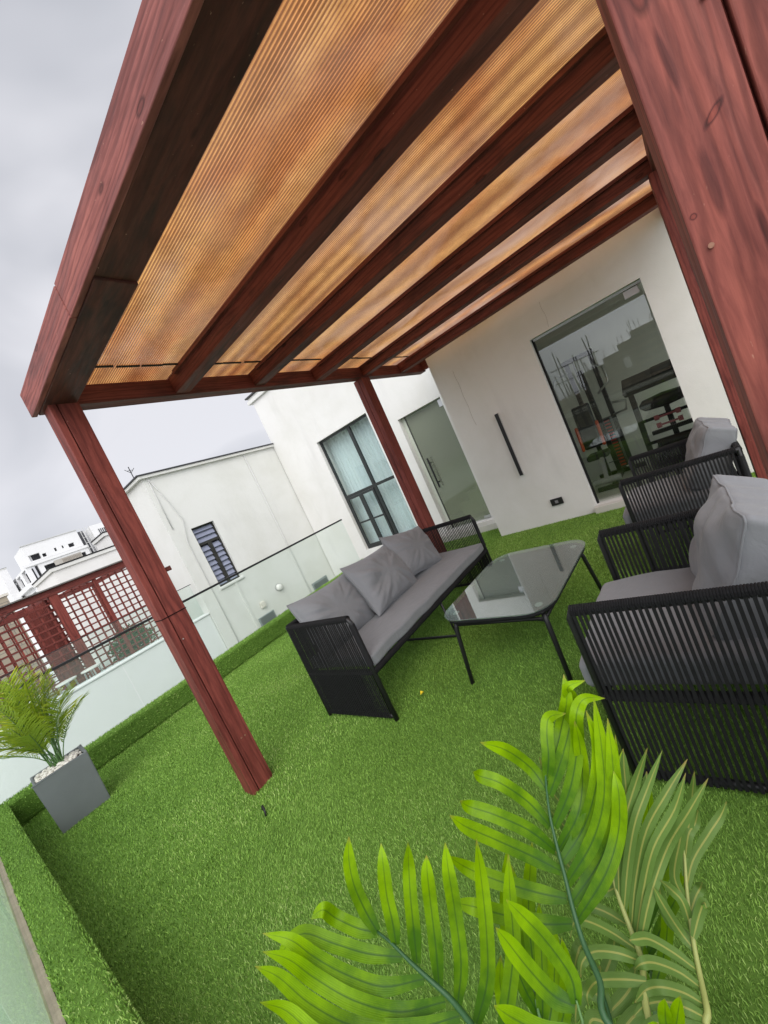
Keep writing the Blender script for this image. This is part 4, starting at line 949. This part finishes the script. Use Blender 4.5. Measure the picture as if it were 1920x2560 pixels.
for sx_ in (-1, 1):
    for sy_ in (-1, 1):
        mb = MB(); mb.tube([(.41 * sx_, .31 * sy_, .455), (.435 * sx_, .325 * sy_, .38), (.49 * sx_, .345 * sy_, .003)], [.015, .0155, .0135], 10); tr(mb).build('leg', BLACK, tb, smooth=True)
        mb = MB(); mb.tube([(.40 * sx_, .30 * sy_, .4775), (.40 * sx_, .30 * sy_, .4818)], .023, 20); tr(mb).build('suction_disc', simple('clear_disc', (.55, .60, .56), .3, .5, 0, 40), tb, smooth=False)
mb = MB()
for z, k in ((.405, 1.0),):
    c_ = [(.425, .32), (-.425, .32), (-.425, -.32), (.425, -.32)]
    for i in range(4): a = c_[i]; b = c_[(i + 1) % 4]; mb.tube([(*a, z), (*b, z)], .0105, 8)
mb.tube([(-.425, -.32, .39), (-.425, 0, .452)], .009, 6); mb.tube([(.425, .32, .39), (.425, 0, .452)], .009, 6)
tr(mb).build('under_frame', BLACK, tb, smooth=True)

# ------------------------------------------------------------------ planters and palms
def planter(cx_, cy_, w_, h, label, rz=0):
    t = thing('planter', label, 'planter', (cx_, cy_, 0), 'square grey planters holding artificial palms')
    Mx = Matrix.Translation((cx_, cy_, 0)) @ Matrix.Rotation(rz, 4, 'Z'); a = w_ / 2; b = a * .93; th = .018; mb = MB()
    def fr(o0, o1, z0, z1, i0, i1): pass
    for sx_, sy_ in ((1, 0), (-1, 0), (0, 1), (0, -1)):
        if sx_: q = [(sx_ * (b), -b), (sx_ * b, b), (sx_ * a, a), (sx_ * a, -a)]
        else: q = [(-b, sy_ * b), (b, sy_ * b), (a, sy_ * a), (-a, sy_ * a)]
        (p0, p1, p2, p3) = q; i_ = a - th
        def inn(p): return (p[0] * i_ / a, p[1] * i_ / a)
        V_ = [(*p0, .002), (*p1, .002), (*p2, h), (*p3, h), (*inn(p3), h), (*inn(p2), h), (*inn(p2), h - .12), (*inn(p3), h - .12)]
        n0 = len(mb.v); mb.v += [Mx @ Vector(v) for v in V_]; mb.f += [(n0, n0 + 1, n0 + 2, n0 + 3), (n0 + 3, n0 + 2, n0 + 5, n0 + 4), (n0 + 4, n0 + 5, n0 + 6, n0 + 7)]
    bmh = MB(); bmh.v = mb.v; bmh.f = mb.f; o = bmh.build('pot', POT, t)
    md = o.modifiers.new('weld', 'WELD'); md.merge_threshold = .0005; bv = o.modifiers.new('bevel', 'BEVEL'); bv.width = .006; bv.segments = 2; bv.limit_method = 'ANGLE'; bv.angle_limit = R(35)
    s = MB(); s.box(-a + th, a - th, -a + th, a - th, h - .10, h - .045, Mx); s.build('soil', simple('foam_soil', (.10, .08, .06), .9, .1, 0, 60), t)
    pb = MB()
    for k in range(230):
        x, y = random.uniform(-a + .03, a - .03), random.uniform(-a + .03, a - .03); r = random.uniform(.011, .021); c = Mx @ Vector((x, y, h - .032 + random.uniform(0, .02) + .02 * (1 - (x * x + y * y) / (a * a))))
        rx, ry = random.uniform(.8, 1.3), random.uniform(.7, 1.1); ph = random.uniform(0, 3); n0 = len(pb.v)
        for i in range(5):
            th_ = math.pi * i / 4
            for j in range(7):
                f = 2 * math.pi * j / 7 + ph; jit = 1 + random.uniform(-.12, .12)
                pb.v.append(c + Vector((math.sin(th_) * math.cos(f) * r * rx, math.sin(th_) * math.sin(f) * r * ry, math.cos(th_) * r * .7)) * jit)
        for i in range(4):
            for j in range(7): pb.f.append((n0 + i * 7 + j, n0 + (i + 1) * 7 + j, n0 + (i + 1) * 7 + (j + 1) % 7, n0 + i * 7 + (j + 1) % 7))
    o = pb.build('pebbles', PEB, smooth=True); tag(o, 'white pebbles filling the top of ' + ('the planter by the far railing' if cy_ > 2 else 'the foreground planter'), 'pebbles', None, 'stuff')
    return t
def catmull(P, n):
    P = [P[0] * 2 - P[1]] + list(P) + [P[-1] * 2 - P[-2]]; o = []
    for i in range(1, len(P) - 2):
        for k in range(n):
            t = k / n; a, b, c, d = P[i - 1:i + 3]
            o.append(.5 * ((2 * b) + (-a + c) * t + (2 * a - 5 * b + 4 * c - d) * t * t + (-a + 3 * b - 3 * c + d) * t ** 3))
    o.append(P[-2]); return o
def leaflet(mb, pts, w_, nrm, taper=.9, fold=.22, seg=5, twist=0.):
    "ribbon leaf along pts with a folded midrib; nrm is the side its upper face looks to"
    c = catmull([Vector(p) for p in pts], seg); n = len(c); b0 = len(mb.v)
    for i, p in enumerate(c):
        s = i / (n - 1); t = (c[min(i + 1, n - 1)] - c[max(i - 1, 0)]).normalized()
        nn = nrm if not callable(nrm) else nrm(p)
        sd_ = t.cross(nn).normalized()
        if twist: sd_ = Matrix.Rotation(twist * s, 3, t) @ sd_
        up = sd_.cross(t).normalized()
        ww = w_ / 2 * (min(1, .55 + s * 2.4) if s < .25 else 1) * (max(0.03, 1 - ((s - .62) / .38) ** 2.1) if s > .62 else 1)
        for k, u in enumerate((-1, -.5, 0, .5, 1)):
            mb.v.append(p + sd_ * (ww * u) + up * (ww * fold * (abs(u) - .5) + ww * .04 * math.sin(s * 40 + u * 3))); mb.uv.append((.5 + u / 2, s))
    for i in range(n - 1):
        for k in range(4): a = b0 + i * 5 + k; mb.f.append((a, a + 1, a + 6, a + 5))
def frond_obj(palm, spine, leaves, leafmt, stemmt, r0=.006, label=None, w_=.026, nrm=None, fold=.22):
    mb = MB(); sp = catmull([Vector(p) for p in spine], 6); k = len(sp)
    mb.tube(sp, [r0 * (1 - .7 * i / (k - 1)) for i in range(k)], 7); mb.uv = [(.5, 0)] * len(mb.v)
    o = mb.build('frond_stem', stemmt, palm, smooth=True)
    if label: o['label'] = label
    lf = MB()
    for pts in leaves:
        ww = w_
        if isinstance(pts, dict): ww = pts['w']; pts = pts['p']
        leaflet(lf, pts, ww, nrm, fold=fold, twist=random.uniform(-.25, .25))
    lf.build('leaflets', leafmt, o, smooth=True)
    return o
planter(.333, 4.745, .34, .452, 'grey square planter with white pebbles beside the far railing', R(-3))
palm1 = thing('artificial_palm', 'bushy artificial palm in the planter by the far railing', 'palm', (.33, 4.74, .41), 'artificial areca palms')
def gen_frond(palm, root, az, lean, length, nl, ll, mt, st, lw=.012, curl=1.0):
    d = Vector((math.cos(az), math.sin(az), 0)); sp = []
    for i in range(7):
        s = i / 6; sp.append(Vector(root) + Vector((0, 0, 1)) * length * (s - .30 * curl * lean * s * s) + d * length * lean * (s * .35 + s * s * .5))
    c = catmull(sp, 5); leaves = []
    for i in range(nl):
        s = .42 + .565 * i / (nl - 1); j = s * (len(c) - 1); p = c[int(j)]; t = (c[min(int(j) + 1, len(c) - 1)] - c[int(j) - 1]).normalized()
        sdv = t.cross(Vector((0, 0, 1)) if abs(t.z) < .98 else d).normalized()
        up = sdv.cross(t).normalized()
        l = ll * (math.sin(min(1, (s - .36) * 1.9) * math.pi * .62) * .75 + .3) * random.uniform(.9, 1.1)
        for sg in (-1, 1):
            dr_ = (sdv * sg * random.uniform(.85, 1.0) + t * random.uniform(.65, .95) + up * .15).normalized()
            p1 = p + dr_ * l * .5; p2 = p + dr_ * l - Vector((0, 0, 1)) * l * random.uniform(.1, .3) + t * l * .1
            leaves.append([p, p1, p2])
    frond_obj(palm, sp, leaves, mt, st, .0045, w_=lw, nrm=Vector((-d.x, -d.y, .6)).normalized())
rr = random.Random(21)
for i in range(26):
    az = 2 * math.pi * i / 26 + rr.uniform(-.2, .2); ln = (.86, .74, .60, .50)[i % 4] * rr.uniform(.92, 1.06); le = (.10, .22, .42, .65)[i % 4] * rr.uniform(.8, 1.2)
    gen_frond(palm1, (.33 + .035 * math.cos(az * 2.3), 4.74 + .035 * math.sin(az * 1.7), .41), az, le, ln, 25, rr.uniform(.16, .22), LEAFS, STEM, .0078)

# foreground palm: fronds traced as real 3-D curves 0.5-0.9 m from the lens, all rooted in one pot
planter(.335, .085, .32, .45, 'grey planter holding the large foreground palm, just below the picture')
palm2 = thing('artificial_palm', 'large bright artificial palm filling the lower right foreground', 'palm', (.36, .10, .42), 'artificial areca palms')
ROOT = Vector((.36, .11, .43))
A7 = lambda x, y: (600 + .4219 * x, 1650 + .4219 * y)
A8 = lambda x, y: (1200 + .434 * x, 1650 + .434 * y)
def view_n(flip=1): return lambda p: (CAMP - p).normalized() * flip
def frond2(conv, spine, leaves, mt, st, flip=1, w_=.026, r0=.006, label=None, tipd=0.0, fold=.22, rootoff=(0, 0, 0)):
    sp = [px(*conv(x, y), d) for x, y, d in spine]                 # from the lowest visible point to the tip
    low = sp[0]; t = (sp[0] - sp[1]).normalized(); rt = ROOT + Vector(rootoff)
    full = [rt, rt.lerp(low, .5) + Vector((0, 0, .02)), *sp]
    lv = []
    for L_ in leaves:
        dd_ = L_[0]; pts = []
        for i, (x, y) in enumerate(L_[1:]):
            s = i / (len(L_) - 2); pts.append(px(*conv(x, y), dd_ + (tipd if not isinstance(tipd, tuple) else random.uniform(*tipd)) * s + .012 * math.sin(s * 3.1)))
        lv.append(pts)
    return frond_obj(palm2, full, lv, mt, st, r0, label, w_, view_n(flip), fold)
# A: big bright frond at the left
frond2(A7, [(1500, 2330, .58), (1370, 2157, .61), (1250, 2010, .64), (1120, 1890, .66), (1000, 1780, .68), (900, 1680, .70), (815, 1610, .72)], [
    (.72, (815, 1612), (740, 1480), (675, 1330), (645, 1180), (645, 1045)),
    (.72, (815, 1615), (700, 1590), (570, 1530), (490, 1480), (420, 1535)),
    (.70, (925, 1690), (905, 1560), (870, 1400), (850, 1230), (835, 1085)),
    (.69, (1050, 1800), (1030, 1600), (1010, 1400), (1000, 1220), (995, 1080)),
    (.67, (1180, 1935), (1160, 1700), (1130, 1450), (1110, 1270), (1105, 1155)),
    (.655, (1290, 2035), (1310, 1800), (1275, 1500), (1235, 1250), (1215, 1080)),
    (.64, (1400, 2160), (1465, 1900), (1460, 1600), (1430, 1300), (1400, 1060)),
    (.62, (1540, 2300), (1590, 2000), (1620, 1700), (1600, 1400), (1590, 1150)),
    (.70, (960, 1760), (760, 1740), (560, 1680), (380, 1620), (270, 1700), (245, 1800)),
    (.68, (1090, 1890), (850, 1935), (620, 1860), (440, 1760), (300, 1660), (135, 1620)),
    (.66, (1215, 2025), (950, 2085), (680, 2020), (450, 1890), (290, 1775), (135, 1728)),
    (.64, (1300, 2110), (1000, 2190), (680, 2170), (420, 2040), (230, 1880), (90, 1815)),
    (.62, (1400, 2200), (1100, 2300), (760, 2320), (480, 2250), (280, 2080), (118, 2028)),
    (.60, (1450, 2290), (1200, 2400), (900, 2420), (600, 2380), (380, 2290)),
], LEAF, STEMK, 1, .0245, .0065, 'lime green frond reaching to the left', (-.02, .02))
# B: central bright frond
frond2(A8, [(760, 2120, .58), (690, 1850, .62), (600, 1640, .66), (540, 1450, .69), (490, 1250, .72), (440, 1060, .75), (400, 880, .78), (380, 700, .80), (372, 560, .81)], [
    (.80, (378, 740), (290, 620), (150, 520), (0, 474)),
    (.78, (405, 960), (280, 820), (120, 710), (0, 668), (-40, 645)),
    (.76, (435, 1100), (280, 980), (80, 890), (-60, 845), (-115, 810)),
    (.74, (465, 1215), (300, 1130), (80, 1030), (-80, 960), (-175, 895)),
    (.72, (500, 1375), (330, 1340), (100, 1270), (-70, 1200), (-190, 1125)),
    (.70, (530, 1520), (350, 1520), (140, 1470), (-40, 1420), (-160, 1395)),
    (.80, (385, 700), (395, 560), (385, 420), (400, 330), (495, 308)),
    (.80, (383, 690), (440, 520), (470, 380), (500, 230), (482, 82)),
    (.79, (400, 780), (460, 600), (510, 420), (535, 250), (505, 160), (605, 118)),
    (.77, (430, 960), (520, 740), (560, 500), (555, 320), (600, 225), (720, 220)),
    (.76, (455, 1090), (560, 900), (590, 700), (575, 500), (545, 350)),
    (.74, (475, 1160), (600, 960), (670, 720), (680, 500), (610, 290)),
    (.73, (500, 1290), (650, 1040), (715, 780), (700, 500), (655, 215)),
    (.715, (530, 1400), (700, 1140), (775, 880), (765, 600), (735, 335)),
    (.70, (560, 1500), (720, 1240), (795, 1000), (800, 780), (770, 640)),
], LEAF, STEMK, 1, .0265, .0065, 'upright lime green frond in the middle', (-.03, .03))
# glossy single leaves crossing in front
frond2(A8, [(640, 2250, .56), (590, 2080, .58), (555, 1960, .59)], [
    (.59, (555, 1985), (520, 1820), (380, 1620), (250, 1480), (150, 1380)),
    (.59, (545, 1995), (420, 1930), (280, 1780), (170, 1640), (90, 1540)),
    (.56, (640, 2180), (400, 2160), (220, 2080), (80, 1990))], LEAF, STEM, 1, .026, .005, 'low frond with glossy blades')
# C: dull underside frond with yellow midribs
frond2(A8, [(1010, 2150, .62), (930, 1730, .70), (870, 1560, .73), (800, 1370, .76), (760, 1230, .78), (700, 1050, .80), (640, 900, .82), (600, 800, .83)], [
    (.76, (800, 1370), (800, 1130), (840, 900), (900, 700), (965, 505)),
    (.75, (830, 1450), (850, 1200), (890, 950), (960, 750), (1050, 520)),
    (.74, (870, 1560), (900, 1250), (960, 980), (1080, 760), (1195, 570)),
    (.73, (895, 1620), (940, 1330), (1000, 1080), (1120, 860), (1185, 650)),
    (.715, (915, 1680), (980, 1370), (1080, 1080), (1200, 880), (1315, 680)),
    (.78, (770, 1240), (800, 1000), (840, 800), (830, 620), (825, 515)),
    (.79, (730, 1120), (870, 900), (950, 760), (960, 640)),
    (.77, (780, 1310), (720, 1330), (600, 1280), (480, 1150), (380, 1050)),
    (.76, (840, 1520), (720, 1450), (560, 1390), (450, 1330)),
    (.78, (740, 1180), (600, 1080), (470, 940), (380, 840)),
    (.80, (680, 1010), (560, 900), (430, 780), (340, 560)),
    (.715, (900, 1665), (760, 1570), (620, 1505), (545, 1510), (520, 1600)),
    (.69, (935, 1740), (800, 1690), (660, 1680), (590, 1740), (580, 1830)),
    (.67, (960, 1850), (820, 1840), (680, 1850), (620, 1920), (625, 1990)),
], LEAFD, STEMY, -1, .018, .007, 'dull green frond showing its underside with yellow ribs', (-.02, .03))
# D: right hand frond
frond2(A8, [(1330, 2160, .62), (1310, 2020, .64), (1270, 1830, .68), (1235, 1650, .71), (1205, 1450, .74), (1190, 1300, .76), (1180, 1150, .78), (1170, 1030, .79)], [
    (.76, (1190, 1330), (1225, 1160), (1320, 1000), (1385, 900), (1420, 815)),
    (.77, (1180, 1250), (1190, 1060), (1215, 850), (1235, 640)),
    (.78, (1180, 1180), (1200, 1010), (1240, 940), (1255, 865)),
    (.75, (1195, 1400), (1120, 1250), (1150, 1050), (1170, 950)),
    (.73, (1220, 1560), (1170, 1400), (1110, 1330), (1040, 1270)),
    (.71, (1235, 1670), (1150, 1560), (1060, 1420), (1000, 1310)),
    (.71, (1230, 1600), (1260, 1480), (1290, 1400), (1305, 1430)),
    (.74, (1205, 1480), (1240, 1370), (1270, 1310), (1280, 1280)),
    (.69, (1255, 1790), (1120, 1690), (980, 1610), (900, 1610), (860, 1615)),
    (.67, (1275, 1890), (1150, 1800), (1010, 1745), (930, 1750), (888, 1785)),
    (.65, (1300, 1990), (1180, 1920), (1050, 1885), (960, 1900), (890, 1975)),
    (.635, (1315, 2070), (1200, 2010), (1080, 1970), (960, 1985), (880, 2060)),
    (.62, (1330, 2140), (1180, 2110), (1040, 2090), (900, 2130)),
    (.73, (1215, 1600), (1090, 1500), (1040, 1350), (1030, 1260)),
], LEAFD, STEMY, -1, .0175, .007, 'right hand frond with pale yellow stem', (-.02, .02))
# E: bright leaves behind, between C and D
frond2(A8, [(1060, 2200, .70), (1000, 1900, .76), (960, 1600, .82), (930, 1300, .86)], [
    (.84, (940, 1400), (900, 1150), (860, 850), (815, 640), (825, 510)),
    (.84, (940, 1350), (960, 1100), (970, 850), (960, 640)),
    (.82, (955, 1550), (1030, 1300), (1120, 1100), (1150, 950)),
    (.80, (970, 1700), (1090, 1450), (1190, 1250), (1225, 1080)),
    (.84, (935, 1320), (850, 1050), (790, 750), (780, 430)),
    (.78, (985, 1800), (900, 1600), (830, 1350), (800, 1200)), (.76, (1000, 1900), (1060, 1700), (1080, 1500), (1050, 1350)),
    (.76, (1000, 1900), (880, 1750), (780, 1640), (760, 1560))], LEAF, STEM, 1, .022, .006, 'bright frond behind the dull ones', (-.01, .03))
# F: vertical blades at the lower left of B
frond2(A8, [(420, 2330, .70), (380, 2180, .72), (330, 2000, .75), (300, 1850, .77)], [
    (.76, (330, 2000), (300, 1700), (280, 1450), (290, 1200), (300, 1050)),
    (.74, (360, 2120), (360, 1850), (350, 1600), (340, 1400)),
    (.75, (340, 2050), (240, 1850), (160, 1600), (150, 1300), (160, 1060)),
    (.73, (380, 2180), (420, 1950), (430, 1700), (420, 1500)),
    (.72, (400, 2250), (200, 2150), (120, 1900), (120, 1700)), (.72, (410, 2280), (480, 2050), (500, 1800), (470, 1600)),
    (.77, (300, 1860), (220, 1600), (200, 1350), (180, 1180))], LEAF, STEM, 1, .026, .006, 'frond of vertical blades behind the left one', (-.01, .03))
# G: lower centre filler and the two small upright tips at the bottom edge
frond2(A8, [(1120, 2300, .55), (1110, 2200, .56), (1100, 2130, .57)], [
    (.57, (1100, 2200), (1070, 2080), (1065, 1950)), (.565, (1110, 2220), (1130, 2100), (1155, 1935)), (.56, (1100, 2230), (1030, 2160), (960, 2100))], LEAF, STEM, 1, .02, .005, 'short frond at the bottom edge')
frond2(A8, [(800, 2300, .66), (760, 2100, .70), (700, 1900, .74), (640, 1720, .78)], [
    (.77, (660, 1780), (590, 1650), (560, 1700), (540, 1800)), (.75, (690, 1880), (760, 1700), (780, 1560)), (.73, (720, 1960), (620, 1900), (560, 1980), (550, 2090)),
    (.72, (740, 2040), (860, 1900), (900, 1760)), (.70, (765, 2110), (650, 2070), (620, 2150)), (.69, (780, 2200), (880, 2060), (960, 2020)), (.72, (740, 2030), (700, 1900), (690, 1760)), (.68, (790, 2240), (700, 2200), (640, 2290))], LEAFD, STEMK, -1, .024, .006, 'dark inner frond', (-.01, .02))

# ------------------------------------------------------------------ small things on the turf
t = thing('yellow_scrap', 'tiny yellow scrap lying on the turf in front of the sofa', 'scrap', (1.76, 1.99, .02)); mb = MB(); mb.quad((1.745, 1.985, .026), (1.775, 1.98, .030), (1.768, 2.0, .04)); mb.prism([(1.745, 1.985), (1.775, 1.98), (1.768, 2.002)], .025, .031); mb.build('paper', simple('yellow_paper', (.8, .6, .03), .6, .3, 0, 20), t)
t = thing('cable_stub', 'short black cable end poking out of the turf near the left post', 'cable', (.80, 2.34, 0)); q = px(666, 2040, 1)
d_ = q - CAMP; q = CAMP + d_ * (-CAMP.z / d_.z); mb = MB(); mb.tube([q + Vector((0, 0, .0)), q + Vector((.01, .015, .03)), q + Vector((.02, .05, .035)), q + Vector((.02, .075, .005))], .006, 6); mb.build('cable_end', BLACK, t, smooth=True)
t = thing('paper_scrap', 'small white curl of paper on the turf at the right edge', 'scrap', (.9, .5, .02)); q = px(1845, 2322, 1); d_ = q - CAMP; q = CAMP + d_ * (-(CAMP.z - .03) / d_.z); mb = MB(); mb.tube([q, q + Vector((.01, .0, .008)), q + Vector((.015, -.012, .01)), q + Vector((.004, -.014, .006))], .0018, 5); mb.build('paper_curl', LENS, t); t.location = q
for o in list(COL.objects):
    if o.type == 'EMPTY' and o.name.startswith(('paper_scrap',)):
        for ch in o.children: ch.matrix_parent_inverse = Matrix.Translation(-o.location)
